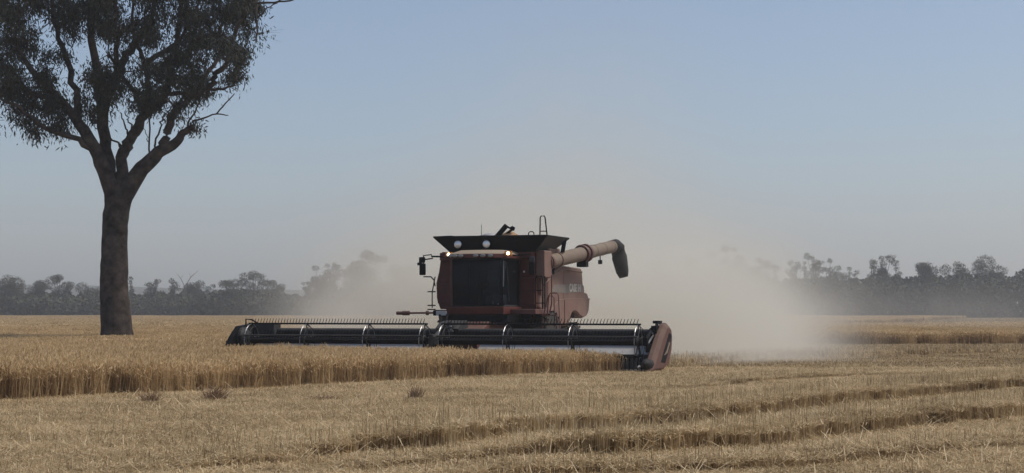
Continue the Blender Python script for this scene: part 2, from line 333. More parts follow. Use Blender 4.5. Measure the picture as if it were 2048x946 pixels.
def field(name, variants, pts, rot, scl, var, m, label, cat):
    V = []; F = []; T = []; I = []; k = 0
    for i, (v, f, t) in enumerate(variants):
        V.append(v); F.append(f + k); T.append(t); I.append(np.full(len(v), i)); k += len(v)
    n = len(pts); V.append(np.concatenate([pts, np.zeros((n, 1))], 1) if pts.shape[1] == 2 else pts); T.append(np.zeros(n)); I.append(np.full(n, -1))
    nv = k
    rotf = np.zeros((nv + n, 3)); rotf[nv:] = rot; sf = np.ones((nv + n, 3)); sf[nv:] = scl; vf = np.full(nv + n, -1); vf[nv:] = var
    o = np_mesh(name, np.concatenate(V), np.concatenate(F), m, attrs={'tone': ('FLOAT', np.concatenate(T).astype(np.float32)),
        'src': ('INT', np.concatenate(I).astype(np.int32)), 'rot': ('FLOAT_VECTOR', rotf.astype(np.float32)), 'scl': ('FLOAT_VECTOR', sf.astype(np.float32)), 'pick': ('INT', vf.astype(np.int32))})
    ng = bpy.data.node_groups.new(name + '_scatter', 'GeometryNodeTree')
    ng.interface.new_socket('Geometry', in_out='INPUT', socket_type='NodeSocketGeometry'); ng.interface.new_socket('Geometry', in_out='OUTPUT', socket_type='NodeSocketGeometry')
    N = ng.nodes; L = ng.links; gi = N.new('NodeGroupInput'); go = N.new('NodeGroupOutput'); jn = N.new('GeometryNodeJoinGeometry')
    def named(nm, ty):
        a = N.new('GeometryNodeInputNamedAttribute'); a.data_type = ty; a.inputs['Name'].default_value = nm; return a.outputs['Attribute']
    def eq(sock, val):
        c = N.new('FunctionNodeCompare'); c.data_type = 'INT'; c.operation = 'EQUAL'
        ii = [s for s in c.inputs if s.type == 'INT']; L.new(sock, ii[0]); ii[1].default_value = val; return c.outputs[0]
    src = named('src', 'INT'); pick = named('pick', 'INT'); rt = named('rot', 'FLOAT_VECTOR'); scv = named('scl', 'FLOAT_VECTOR')
    def sep(val):
        s = N.new('GeometryNodeSeparateGeometry'); s.domain = 'POINT'; L.new(gi.outputs[0], s.inputs[0]); L.new(eq(src, val), s.inputs[1]); return s.outputs[0]
    base = sep(-1)
    for i in range(len(variants)):
        ip = N.new('GeometryNodeInstanceOnPoints'); L.new(base, ip.inputs['Points']); L.new(eq(pick, i), ip.inputs['Selection'])
        L.new(sep(i), ip.inputs['Instance']); L.new(rt, ip.inputs['Rotation']); L.new(scv, ip.inputs['Scale']); L.new(ip.outputs[0], jn.inputs[0])
    L.new(jn.outputs[0], go.inputs[0])
    md = o.modifiers.new('scatter', 'NODES'); md.node_group = ng
    return tag(o, label, cat, kind='stuff')

def grid_pts(y0, y1, step, spread=0.34, extra=6, x_all=None):
    ys = np.arange(y0, y1, step); P = []
    for y in ys:
        h = y * spread + extra; xs = np.arange(-h, h, step)
        P.append(np.stack([xs, np.full(len(xs), y)], 1))
    P = np.concatenate(P); return P + rng.uniform(-step * 0.5, step * 0.5, P.shape)
CH = 0.70
# standing wheat
cv = [crop_tuft(80, 0.26, CH, 0.010) for _ in range(4)] + [crop_tuft(260, 0.62, CH, 0.02) for _ in range(3)] + [crop_tuft(230, 1.3, CH, 0.06) for _ in range(3)]
pts, rot, scl, var = [], [], [], []
def addp(P, v0, v1, sxy, sz):
    n = len(P); pts.append(P); rr = np.zeros((n, 3)); rr[:, 2] = rng.uniform(0, 6.28, n); rot.append(rr)
    s = np.ones((n, 3)) * sxy; s[:, 2] = sz; scl.append(s); var.append(rng.integers(v0, v1, n))
P = grid_pts(24, 58, 0.25, 0.36, 4); P = P[inside(P, CROP_A) & (P[:, 1] > 24)]
hn = smooth_noise(P, 0.35, 3.1); hn2 = smooth_noise(P, 1.4, 8.1)
tap = np.interp(P[:, 0], [-8, -4, 2, 4], [1.05, 1.0, 0.92, 0.80])
addp(P, 0, 4, 1.0, tap * (0.985 + 0.06 * hn + 0.08 * hn2) * rng.uniform(0.92, 1.05, len(P)))
P = grid_pts(58, 112, 0.62, 0.36, 8); P = P[inside(P, CROP_A) | inside(P, CROP_B)]
addp(P, 4, 7, 1.0, 1.0 + 0.12 * smooth_noise(P, 0.35, 3.1) + 0.06 * smooth_noise(P, 1.5, 1.1))
P = grid_pts(112, 405, 1.7, 0.36, 12); P = P[inside(P, CROP_A) | inside(P, CROP_B)]
addp(P, 7, 10, 1.0, 1.0 + 0.14 * smooth_noise(P, 0.12, 3.1))
field('wheat_crop', cv, np.concatenate(pts), np.concatenate(rot), np.concatenate(scl), np.concatenate(var), M['crop'],
      'standing ripe wheat, tan, uncut up to the harvester front', 'wheat')
# stubble
sv = [stub_tuft(70, 0.24, 0.2, 0.0075, 26) for _ in range(5)] + [litter_tuft(90, 0.27, 0.009) for _ in range(3)] + [stub_tuft(120, 0.6, 0.2, 0.02, 110) for _ in range(3)] + [stub_tuft(150, 1.5, 0.2, 0.07, 150) for _ in range(2)]
def straws():
    m = 16; s = disc(m, 0.5); s[:, 2] = rng.uniform(-0.05, 0.03, m); a = rng.uniform(0, 6.28, m); L = rng.uniform(0.15, 0.42, m)
    e = s + np.stack([np.cos(a) * L, np.sin(a) * L, rng.uniform(0.0, 0.16, m)], 1)
    return blades(s, e, np.full(m, 0.009), rng.uniform(0.5, 1.2, m), yaw=a + math.pi / 2)
sv += [straws() for _ in range(3)]
pts, rot, scl, var = [], [], [], []
P = grid_pts(15.5, 50, 0.205, 0.36, 2.5); P = P[~inside(P, CROP_A)]
h = stub_h(P); hz = h / 0.2 * (1 + 0.12 * smooth_noise(P, 4, 2)) * rng.uniform(0.92, 1.08, len(P))
addp(P, 0, 5, 1.0, np.clip(hz, 0.3, 3))
Q = P[rng.random(len(P)) < 0.85]; addp(Q, 5, 8, 1.0, 1.0); pts[-1] = np.concatenate([Q, (stub_h(Q) * rng.uniform(0.80, 1.0, len(Q)))[:, None]], 1)
pts[0] = np.concatenate([pts[0], np.zeros((len(pts[0]), 1))], 1)
Q = P[rng.random(len(P)) < 0.022]; addp(Q, 13, 16, 1.0, 1.0); pts[-1] = np.concatenate([Q, (stub_h(Q))[:, None]], 1)
P = grid_pts(50, 105, 0.55, 0.36, 8); P = P[~(inside(P, CROP_A) | inside(P, CROP_B))]
addp(P, 8, 11, 1.0, stub_h(P) / 0.2 * (1 + 0.25 * smooth_noise(P, 1.1, 5))); pts[-1] = np.concatenate([pts[-1], np.zeros((len(P), 1))], 1)
P = grid_pts(105, 420, 2.0, 0.36, 12); P = P[~(inside(P, CROP_A) | inside(P, CROP_B))]
addp(P, 11, 13, 1.0, 0.9); pts[-1] = np.concatenate([pts[-1], np.zeros((len(P), 1))], 1)
field('wheat_stubble', sv, np.concatenate(pts), np.concatenate(rot), np.concatenate(scl), np.concatenate(var), M['stub'],
      'cut wheat stubble and loose straw over the foreground', 'stubble')

# darker clumps lying in the stubble
def clump(u, v, wd, ht, n, label, m):
    Y = 3360 * 1.72 / (v - 622); p = px(u, v, Y); p.z = 0
    b = disc(n, wd * 0.8); d = disc(n, wd * 1.6); t = b + d * 0.7; t[:, 2] = (ht * rng.uniform(0.1, 1.0, n)) * np.exp(-((b[:, 0] ** 2 + b[:, 1] ** 2) / wd ** 2)) + 0.12
    b[:, 2] = 0.0
    V, F, T = blades(b, t, np.full(n, 0.013), rng.uniform(0, 0.35, n), bend=np.stack([np.zeros(n), np.zeros(n), np.full(n, ht * 0.25)], 1))
    o = np_mesh('weed_tuft', V, F, m, attrs={'tone': ('FLOAT', T.astype(np.float32))}); o.location = p
    return tag(o, label, 'weed', 'dark dry tufts in the stubble')
M['weed'] = mat('dry_dark_weed', (0.20, 0.125, 0.07), (0.34, 0.23, 0.13), 0.9, scale=14)
clump(300, 806, 0.22, 0.26, 170, 'dark brown upright tuft in the stubble, nearest the big gum', M['weed'])
clump(430, 802, 0.26, 0.32, 220, 'bushy brown tuft in the stubble below the left header end', M['weed'])
clump(645, 802, 0.30, 0.12, 260, 'flat dark clod of matted straw, widest of the tufts', M['weed'])
clump(831, 799, 0.16, 0.30, 130, 'narrow brown tuft in the stubble below the middle of the header', M['weed'])
clump(1796, 778, 0.22, 0.36, 60, 'thin wiry dry weed standing in the stubble far right', M['weed'])

# ------------------------------------------------------------------ combine harvester (local frame: x to its left hand side, y to its rear)
H = empty('combine_harvester', (CX, CY, 0), -TH)
tag(H, 'dusty red combine harvester with wide reel header cutting the wheat', 'combine harvester')
V3 = Vector
# --- header frame
f_ = MB()
f_.tube([(-6.5, 1.55, 1.18), (6.35, 1.55, 1.18)], 0.095, 12)
f_.tube([(-6.5, 1.6, 0.30), (6.35, 1.6, 0.30)], 0.09, 8)
for x in np.linspace(-6.3, 6.2, 9): f_.box(x - 0.05, x + 0.05, 1.58, 1.7, 0.25, 1.12)
fr = f_.build('header_frame', M['grey'], H)
MB().box(-6.45, 6.35, 1.5, 1.54, 0.80, 1.10).build('back_sheet', M['black'], fr)
MB().prism([(1.0, 0.56), (1.495, 0.80), (1.495, 0.77), (1.04, 0.56)], -6.45, -0.78).build('rear_deflector', M['light'], fr)
MB().prism([(1.0, 0.56), (1.495, 0.80), (1.495, 0.77), (1.04, 0.56)], 0.92, 6.35).build('rear_deflector', M['light'], fr)
dk = MB()
for a, b in ((-6.4, -0.8), (0.95, 6.35)): dk.prism([(0.05, 0.16), (0.10, 0.22), (1.45, 0.55), (1.45, 0.50), (0.12, 0.12)], a, b)
dk.build('draper_deck', M['rubber'], fr)
MB().prism([(0.05, 0.12), (0.4, 0.2), (1.45, 0.35), (1.45, 0.3), (0.1, 0.08)], -0.8, 0.95).build('feed_draper', M['rubber'], fr)
kn = MB(); kn.box(-6.45, 6.4, 0.0, 0.09, 0.13, 0.17)
for x in np.arange(-6.4, 6.4, 0.1524 / 2): kn.hull([(x - 0.014, 0, 0.12), (x + 0.014, 0, 0.12), (x + 0.014, 0, 0.16), (x - 0.014, 0, 0.16)], [(x - 0.003, -0.13, 0.135), (x + 0.003, -0.13, 0.135), (x + 0.003, -0.13, 0.145), (x - 0.003, -0.13, 0.145)])
kn.build('cutter_bar', M['steel'], fr)
gd = MB()
for x in np.arange(3.2, 6.3, 0.12): gd.tube([(x, 0.0, 0.12), (x, 0.0, 0.33), (x + 0.01, 0.05, 0.50), (x + 0.01, 0.2, 0.54)], 0.022, 5)
gd.box(3.1, 6.2, 0.17, 0.23, 0.50, 0.55); gd.build('crop_lifter', M['black'], fr)
# --- reels
RZ, RY, RR = 0.92, 0.34, 0.5
ANG = [R(a) for a in (90, 162, 234, 306, 18)]      # 90 = top, 0 / 18 = towards the front
def reel(x0, x1, discs):
    rl = MB().tube([(x0, RY, RZ), (x1, RY, RZ)], 0.10, 14).build('reel', M['black'], H)
    for k, a in enumerate(ANG):
        by, bz = RY - RR * math.cos(a), RZ + RR * math.sin(a)
        b = MB().tube([(x0, by, bz), (x1, by, bz)], 0.026, 7); d = 1 if math.sin(a) > -0.2 else -1
        if k == 4: b.tube([(x0, by, bz - 0.11), (x1, by, bz - 0.11)], 0.016, 6)
        b.build('bat', M['black'] if k != 4 else M['grey'], rl)
        t = MB()
        for x in np.arange(x0 + 0.1, x1 - 0.05, 0.098):
            if k == 4: t.tube([(x - 0.03, by - 0.01, bz - 0.12), (x + 0.03, by - 0.02, bz + 0.0)], 0.010, 4)
            else: t.tube([(x, by, bz), (x + 0.012, by, bz + d * 0.06), (x + 0.055, by - 0.03, bz + d * 0.155)], [0.013, 0.010, 0.008], 4)
        t.build('tine_row', M['grey'] if k == 4 else M['black'], rl)
    for i, x in enumerate(discs):
        q = MB(); q.ring((x, RY, RZ), (1, 0, 0), RR * 0.97, 0.012, 30, 5)
        o = q.build('reel_disc', M['steel'], rl)
        q = MB(); q.ring((x + 0.09, RY, RZ), (1, 0, 0), RR * 0.80, 0.010, 30, 5)
        for a in ANG:
            q.tube([(x, RY, RZ), (x, RY - RR * math.cos(a), RZ + RR * math.sin(a))], 0.022, 5)
            q.tube([(x + 0.09, RY - RR * .8 * math.cos(a), RZ + RR * .8 * math.sin(a)), (x, RY - RR * math.cos(a), RZ + RR * math.sin(a))], 0.014, 5)
        q.ring((x, RY, RZ), (1, 0, 0), 0.16, 0.02, 18, 5)
        q.build('disc_spokes', M['grey'], rl)
    return rl
reel(-6.15, -0.33, (-6.05, -4.22, -2.2, -0.42))
reel(0.10, 6.10, (0.18, 2.15, 4.1, 6.02))
def arm(x, kind):
    a = MB(); a.tube([(x, 1.7, 1.34), (x, 0.9, 1.26), (x, 0.3, 1.0)], [0.07, 0.065, 0.05], 7); a.box(x - 0.05, x + 0.05, 0.2, 0.45, 0.82, 1.05)
    o = a.build('reel_arm', M[kind], H)
    MB().tube([(x + 0.07, 1.45, 0.85), (x + 0.07, 0.75, 1.17)], 0.028, 8).build('lift_ram', M['steel'], o)
    return o
arm(-6.42, 'black'); arm(-0.12, 'grey'); arm(6.26, 'black')
# centre reel support hood, hoses
ch = MB(); ch.prism([(1.0, 1.28), (1.35, 1.46), (1.9, 1.52), (2.0, 1.3), (1.2, 1.2)], -0.35, 0.36); ch.build('centre_hood', M['grey'], H, 0.02)
hs = MB()
for k in range(5): hs.tube([(0.05 + 0.05 * k, 1.9, 1.2), (0.0 + 0.06 * k, 1.4, 1.48 - 0.03 * k), (-0.02 + 0.05 * k, 0.8, 1.30), (-0.1 + .03 * k, 0.45, 0.95)], 0.018, 5)
hs.tube([(0.3, 0.3, 0.7), (-0.35, 0.3, 0.62), (-0.3, 0.1, 0.5)], 0.03, 5); hs.build('hydraulic_hose', M['black'], H)
MB().box(-0.28, -0.14, 0.26, 0.5, 0.6, 1.12).build('reel_motor', M['grey'], H, 0.02)
MB().hull([(0.02, 1.0, 1.18), (0.2, 1.0, 1.18), (0.2, 1.15, 1.18), (0.02, 1.15, 1.18)], [(0.07, 1.02, 1.36), (0.16, 1.02, 1.36), (0.16, 1.12, 1.36), (0.07, 1.12, 1.36)]).build('arm_bracket', M['light'], H, 0.01)
# --- left-hand end shield (red) of the header
prof = [(-0.62, 0.08), (-0.45, 0.30), (0.1, 0.68), (0.7, 1.10), (1.3, 1.42), (1.62, 1.46), (1.9, 1.36), (2.05, 1.05), (1.95, 0.65), (1.5, 0.25), (0.8, 0.08)]
cy, cz = 0.9, 0.72
lo = [(6.40, y, z) for y, z in prof]; mi = [(6.53, y, z) for y, z in prof]; hi = [(6.66, cy + (y - cy) * 0.84, cz + (z - cz) * 0.84) for y, z in prof]
es = MB(); n = len(prof); es.add(lo + mi + hi, [tuple(range(n))[::-1], tuple(range(2 * n, 3 * n))] + [(k * n + i, k * n + (i + 1) % n, (k + 1) * n + (i + 1) % n, (k + 1) * n + i) for k in (0, 1) for i in range(n)])
end = es.build('end_shield', M['redshield'], H, 0.03)
MB().prism([(0.40, 0.36), (0.7, 0.62), (1.45, 1.18), (1.75, 1.10), (1.5, 0.75), (0.9, 0.34)], 6.655, 6.672).build('recess', M['black'], end, 0.004)
MB().prism([(0.75, 0.55), (1.05, 0.68), (1.38, 0.92), (1.42, 0.86), (1.1, 0.6)], 6.668, 6.69).build('handle', M['cream'], end)
MB().lathe((6.46, -0.25, 0.3), (0, -1, 0.1), [(0, 0.17), (0.3, 0.16), (0.45, 0.08), (0.5, 0.02)], 14).build('divider_nose', M['spout'], end)
MB().lathe((6.2, -0.3, 0.24), (0, -1, 0), [(0, 0.05), (0.06, 0.045), (0.1, 0.01)], 10).build('marker_cap', M['light'], end)
dl = MB(); dl.tube([(6.25, 1.7, 1.1), (6.3, 1.45, 1.50)], 0.05, 7); dl.box(6.2, 6.42, 1.35, 1.62, 1.44, 1.52); dl.tube([(6.2, 0.5, 0.95), (6.34, 1.4, 1.34)], 0.05, 7)
dl.box(6.28, 6.44, 0.8, 1.6, 1.0, 1.38); dl.tube([(6.33, 0.9, 1.30), (6.4, 1.2, 1.45), (6.4, 1.6, 1.42)], 0.03, 6)
dl.build('end_drive', M['black'], end, 0.01)
MB().tube([(6.3, 0.35, 0.88), (6.36, 0.9, 1.16)], 0.03, 8).build('drive_ram', M['steel'], end)
MB().box(6.12, 6.36, 0.75, 1.3, 0.62, 0.86).build('gear_case', M['grey'], end, 0.03)
# --- right-hand end (dark drive side)
lp = [(-0.35, 0.1), (-0.38, 0.62), (0.0, 1.02), (0.45, 1.34), (1.5, 1.42), (1.8, 1.3), (1.85, 0.6), (1.4, 0.2)]
le = MB().prism(lp, -6.66, -6.50).build('end_shield', M['black'], H, 0.02); le['label'] = 'dark end shield at the drive end'
MB().box(-6.44, -5.75, 1.25, 1.75, 1.05, 1.42).build('gear_case', M['grey'], le, 0.03)
MB().lathe((-6.5, 0.62, 0.98), (1, 0, 0), [(0, 0.34), (0.08, 0.34), (0.14, 0.26), (0.2, 0.1)], 20).build('drive_cover', M['grey'], le)
MB().tube([(-6.38, 0.6, 1.35), (-6.38, 0.6, 1.55), (-6.2, 0.6, 1.54), (-5.98, 0.6, 1.43)], 0.024, 6).build('hose', M['black'], le)
MB().box(-6.85, -6.66, 0.2, 0.6, 0.72, 0.9).build('marker_bracket', M['black'], le, 0.01)
MB().tube([(-6.72, 0.2, 0.92), (-6.62, 0.4, 1.02)], 0.025, 6).build('divider_rod', M['steel'], le)
nose = MB().hull([(-6.62, -0.4, 0.1), (-6.42, -0.4, 0.1), (-6.42, -0.4, 0.5), (-6.62, -0.4, 0.5)], [(-6.54, -0.75, 0.08), (-6.5, -0.75, 0.08), (-6.5, -0.75, 0.14), (-6.54, -0.75, 0.14)]); nose.build('divider_nose', M['spout'], le, 0.02)

# --- feeder house and chassis
MB().prism([(1.65, 0.35), (1.65, 1.1), (4.4, 1.95), (4.4, 1.0)], -0.65, 0.75).build('feeder_house', M['darkred'], H, 0.02)
ax = MB(); ax.box(-1.2, 1.4, 4.6, 6.2, 0.75, 1.55); ax.tube([(-1.9, 5.5, 0.98), (2.1, 5.5, 0.98)], 0.16, 10); ax.box(-0.9, 1.1, 6.2, 9.8, 0.9, 1.5); ax.tube([(-1.5, 9.3, 0.7), (1.5, 9.3, 0.7)], 0.1, 8)
ax.build('chassis', M['black'], H)
def wheel(x, y, r, wd, name='wheel'):
    k = 22; t = MB().lathe((x - wd / 2, y, r), (1, 0, 0), [(0.0, r * 0.55), (0.02, r * 0.9), (wd * 0.15, r * 0.97), (wd * 0.85, r * 0.97), (wd - 0.02, r * 0.9), (wd, r * 0.55)], 40)
    for i in range(k * 2):
        a = 2 * math.pi * i / (k * 2); s = 1 if i % 2 else -1; u = V3((0, math.cos(a), math.sin(a))); tn = V3((0, -math.sin(a), math.cos(a)))
        c0 = V3((x, y, r)) + u * r * 0.955; c1 = V3((x + s * wd * 0.48, y, r)) + u * r * 0.945 + tn * 0.16
        for q0, q1 in ((c0, c1),):
            w2 = tn * 0.03; h2 = u * 0.05
            t.hull([q0 - w2, q0 + w2, q0 + w2 + h2, q0 - w2 + h2], [q1 - w2, q1 + w2, q1 + w2 + h2, q1 - w2 + h2])
    o = t.build(name, M['rubber'], H)
    side = 1 if x > 0 else -1
    MB().lathe((x + side * wd * 0.34, y, r), (side, 0, 0), [(0, r * 0.56), (0.06, r * 0.56), (0.03, r * 0.42), (0.05, r * 0.2), (0.12, r * 0.18), (0.12, 0.02)], 24).build('rim', M['darkred'], o)
for x in (-1.40, 1.72): wheel(x, 5.5, 0.90, 0.60)
for x in (-1.45, 1.45): wheel(x, 9.3, 0.7, 0.5)
# --- body: front bulkhead panels either side of the cab
bl = [(-1.66, 1.86), (-1.78, 2.2), (-1.80, 2.7), (-1.70, 3.1), (-1.62, 3.70), (1.56, 3.70), (1.58, 1.86)]
bd = MB().xprism(bl, 4.95, 6.2).build('body', M['red'], H, 0.03)
MB().box(1.10, 1.50, 4.925, 4.95, 2.90, 3.62).build('front_panel', M['red'], bd, 0.01)
for z0, z1 in ((2.44, 2.86), (2.0, 2.40)): MB().box(1.06, 1.54, 4.915, 4.95, z0, z1).build('front_panel', M['red'], bd, 0.012)
MB().box(-1.74, -1.0, 4.925, 4.95, 2.05, 2.68).build('front_panel', M['red'], bd, 0.012)
MB().lathe((1.19, 4.93, 3.05), (0, -1, 0), [(0, 0.035), (0.02, 0.035), (0.03, 0.01)], 10).build('reflector', M['lamp'], bd)
cp = MB().hull([(1.58, 4.9, 1.9), (1.90, 4.98, 1.9), (1.90, 6.3, 1.9), (1.58, 6.3, 1.9)], [(1.58, 4.9, 3.72), (1.88, 4.98, 3.72), (1.88, 6.3, 3.72), (1.58, 6.3, 3.72)])
# corner column: upper part closed, lower part stepped back as the stair well
MB().box(1.585, 1.88, 4.9, 5.7, 2.86, 3.72).build('corner_panel', M['redside'], bd, 0.03)
MB().box(1.585, 1.70, 5.15, 5.9, 1.9, 2.855).build('stair_well', M['redside'], bd, 0.01)
MB().prism([(5.7, 3.55), (5.7, 3.82), (6.9, 3.85), (7.0, 3.7), (6.9, 3.55)], 1.2, 1.8).build('tank_shoulder', M['redside'], bd, 0.04)
# sills and platform
MB().hull([(-0.72, 3.05, 1.70), (0.2, 2.92, 1.68), (1.12, 3.05, 1.70), (1.12, 4.9, 1.70), (-0.72, 4.9, 1.70)], [(-0.76, 3.0, 1.93), (0.2, 2.86, 1.925), (1.14, 3.0, 1.93), (1.14, 4.9, 1.93), (-0.76, 4.9, 1.93)]).build('cab_sill', M['red'], H, 0.02)
MB().box(1.145, 1.95, 3.7, 5.2, 1.70, 1.86).build('platform', M['darkred'], H, 0.02)
MB().box(-1.66, -0.77, 4.4, 5.2, 1.72, 1.84).build('platform', M['darkred'], H, 0.02)
# --- cab
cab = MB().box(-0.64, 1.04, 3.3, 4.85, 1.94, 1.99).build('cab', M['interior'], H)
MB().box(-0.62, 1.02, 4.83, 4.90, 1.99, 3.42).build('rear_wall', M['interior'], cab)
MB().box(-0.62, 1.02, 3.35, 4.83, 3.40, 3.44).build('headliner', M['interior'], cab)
def curved(x0, x1, z0, z1, yb, bow, th, name, m, parent, k=12):
    q = MB(); f = []; b = []
    for i in range(k + 1):
        s = i / k; x = x0 + (x1 - x0) * s; y = yb + bow * (2 * s - 1) ** 2
        f.append((x, y)); b.append((x, y + th))
    vs = [(x, y, z0) for x, y in f] + [(x, y - 0.04, z1) for x, y in f] + [(x, y, z0) for x, y in b] + [(x, y - 0.04, z1) for x, y in b]; n = k + 1
    fs = []
    for i in range(k): fs += [(i, i + 1, n + i + 1, n + i), (2 * n + i + 1, 2 * n + i, 3 * n + i, 3 * n + i + 1), (i, 2 * n + i, 2 * n + i + 1, i + 1), (n + i, n + i + 1, 3 * n + i + 1, 3 * n + i)]
    fs += [(0, n, 3 * n, 2 * n), (k, 2 * n + k, 3 * n + k, n + k)]
    o = q.add(vs, fs).build(name, m, parent)
    for p in o.data.polygons:
        if abs(p.normal.y) > 0.8: p.use_smooth = True
    return o
curved(-0.60, 1.00, 1.99, 3.40, 3.06, 0.16, 0.012, 'windshield', M['glass'], cab, 40)
MB().box(1.02, 1.03, 3.40, 4.78, 1.97, 3.40).build('side_glass', M['glass'], cab)
MB().box(-0.65, -0.64, 3.40, 4.78, 1.97, 3.40).build('side_glass', M['glass'], cab)
for x, mm in ((-0.64, 'redshield'), (1.03, 'black')): MB().tube([(x, 3.26, 1.97), (x - 0.01, 3.2, 2.6), (x, 3.2, 3.42)], 0.035, 6).build('pillar', M[mm], cab)
for x in (-0.64, 1.03): MB().box(x - 0.03, x + 0.03, 4.78, 4.84, 1.97, 3.42).build('pillar', M['black'], cab)
df = MB().tube([(1.06, 3.8, 2.1), (1.075, 3.6, 2.7), (1.06, 3.5, 3.3)], 0.022, 6); df.build('door_frame', M['grey'], cab)
# roof with bowed visor
rb = []; rt = []
for s in np.linspace(-1, 1, 11):
    x = 0.2 + 0.94 * s; rb.append((x, 3.0 + 0.22 * s * s, 3.44)); rt.append((x, 3.02 + 0.24 * s * s, 3.565))
vis = MB().hull(rb + [(1.16, 4.9, 3.44), (-0.76, 4.9, 3.44)], rt + [(1.16, 4.9, 3.565), (-0.76, 4.9, 3.565)]).build('visor', M['red'], cab, 0.015)
cap = MB().hull([(x, y + 0.0, 3.568) for x, y, z in rt] + [(1.16, 4.9, 3.568), (-0.76, 4.9, 3.568)], [(0.2 + (x - 0.2) * 0.72, 3.45 + (y - 3.0) * 0.8, 3.70) for x, y, z in rt] + [(0.9, 4.8, 3.70), (-0.5, 4.8, 3.70)])
cap.build('roof', M['roof'], cab, 0.02)
for x in (-0.63, -0.48, -0.27, 0.24, 0.47, 0.70):
    y = 2.985 + 0.22 * ((x - 0.2) / 0.94) ** 2
    q = MB().lathe((x, y + 0.03, 3.505), (0, -1, 0), [(0, 0.075), (0.05, 0.075), (0.05, 0.07)], 16); q.v = [(vx if abs(vx - x) < 0 else x + (vx - x) * 1.3, vy, 3.505 + (vz - 3.505) * 0.72) for vx, vy, vz in q.v]
    o = q.build('work_light', M['black'], vis)
    q = MB().lathe((x, y - 0.018, 3.505), (0, -1, 0), [(0, 0.072), (0.015, 0.06), (0.022, 0.02)], 16); q.v = [(x + (vx - x) * 1.3, vy, 3.505 + (vz - 3.505) * 0.72) for vx, vy, vz in q.v]
    # lens belongs to its lamp
    lens = q.build('lens', M['dimlamp'], vis, smooth=True)
for x, y in ((-0.93, 3.75), (1.22, 3.2)):
    hsg = MB().box(x - 0.12, x + 0.10, y, y + 0.12, 3.50, 3.65).build('clearance_light', M['amber'], H, 0.02)
    MB().lathe((x, y + 0.01, 3.575), (0, -1, 0), [(0, 0.058), (0.02, 0.05), (0.035, 0.02)], 14).build('lens', M['lit'], hsg, smooth=True)
MB().tube([(-0.72, 3.85, 3.5), (-1.1, 3.75, 3.5)], 0.03, 6).build('light_bracket', M['darkred'], H)
MB().box(-1.55, -0.70, 4.6, 4.94, 3.42, 3.66).build('shoulder_panel', M['red'], bd, 0.02)
MB().box(1.10, 1.56, 4.6, 4.94, 3.5, 3.66).build('shoulder_panel', M['red'], bd, 0.02)
# interior
st = MB(); st.box(-0.02, 0.48, 4.2, 4.7, 2.3, 2.45); st.hull([(-0.0, 4.62, 2.45), (0.46, 4.62, 2.45), (0.46, 4.74, 2.45), (0.0, 4.74, 2.45)], [(0.04, 4.7, 3.1), (0.42, 4.7, 3.1), (0.42, 4.8, 3.1), (0.04, 4.8, 3.1)])
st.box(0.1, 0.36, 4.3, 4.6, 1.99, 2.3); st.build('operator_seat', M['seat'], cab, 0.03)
swl = MB().ring((0.2, 3.75, 2.62), (0, -0.6, 0.8), 0.2, 0.016, 24, 6); swl.tube([(0.2, 3.75, 2.6), (0.2, 3.55, 2.0)], 0.04, 8); swl.build('steering_column', M['black'], cab)
mo = MB().box(0.62, 0.94, 3.55, 3.9, 2.0, 2.30).build('console', M['seat'], cab, 0.02)
MB().tube([(0.56, 3.5, 2.24), (0.58, 3.5, 2.29), (0.92, 3.5, 2.29), (0.94, 3.5, 2.25)], 0.014, 5).build('grab_rail', M['steel'], cab)
MB().box(0.70, 0.76, 3.145, 3.15, 2.01, 2.10).build('sticker', M['white'], cab)
MB().box(0.84, 0.92, 3.185, 3.19, 2.0, 2.035).build('sticker', M['white'], cab)
MB().tube([(0.3, 3.02, 2.0), (0.33, 2.99, 2.5), (0.38, 2.98, 3.0)], 0.010, 5).build('wiper', M['black'], cab)
# pale strip added behind the right-hand glass to imitate a reflection on it
MB().hull([(0.94, 3.50, 2.55), (0.96, 3.52, 2.55), (0.96, 3.58, 2.55), (0.94, 3.57, 2.55)], [(0.90, 3.42, 3.36), (0.95, 3.42, 3.36), (0.99, 3.72, 3.36), (0.96, 3.72, 3.36)]).build('reflection_strip', M['glass_reflection'], cab)

# --- grain tank extension (funnel of thin sheets)
b0 = [(-1.22, 4.72), (1.62, 4.72), (1.62, 6.3), (-1.22, 6.3)]; t0 = [(-1.68, 4.42), (2.08, 4.42), (2.14, 6.75), (-1.68, 6.75)]
tk = MB().box(-1.2, 1.6, 4.74, 6.28, 3.66, 3.72).build('grain_tank', M['tank'], H)
for i in range(4):
    j = (i + 1) % 4; c = V3((0.2, 5.5, 0)); z0, z1 = 3.70, (4.165, 4.165, 4.165, 4.165)[i]
    P0, P1, Q0, Q1 = V3((*b0[i], z0)), V3((*b0[j], z0)), V3((*t0[i], z1)), V3((*t0[j], z1))
    nrm = (P1 - P0).cross(Q0 - P0).normalized() * 0.03
    MB().hull([P0, P1, Q1, Q0], [P0 + nrm, P1 + nrm, Q1 + nrm, Q0 + nrm]).build('tank_side', M['tank'] if i != 1 else M['grey'], tk)
rm = MB()
for i in range(4): rm.tube([(*t0[i], 4.165), (*t0[(i + 1) % 4], 4.165)], 0.028, 6)
rm.build('tank_rim', M['black'], tk)
# left flap corner raised
MB().hull([(-1.70, 4.40, 4.13), (-1.0, 4.38, 4.15), (-1.0, 4.41, 4.15), (-1.70, 4.43, 4.13)], [(-1.58, 4.42, 4.19), (-1.05, 4.40, 4.205), (-1.05, 4.43, 4.205), (-1.58, 4.45, 4.19)]).build('corner_flap', M['black'], tk)
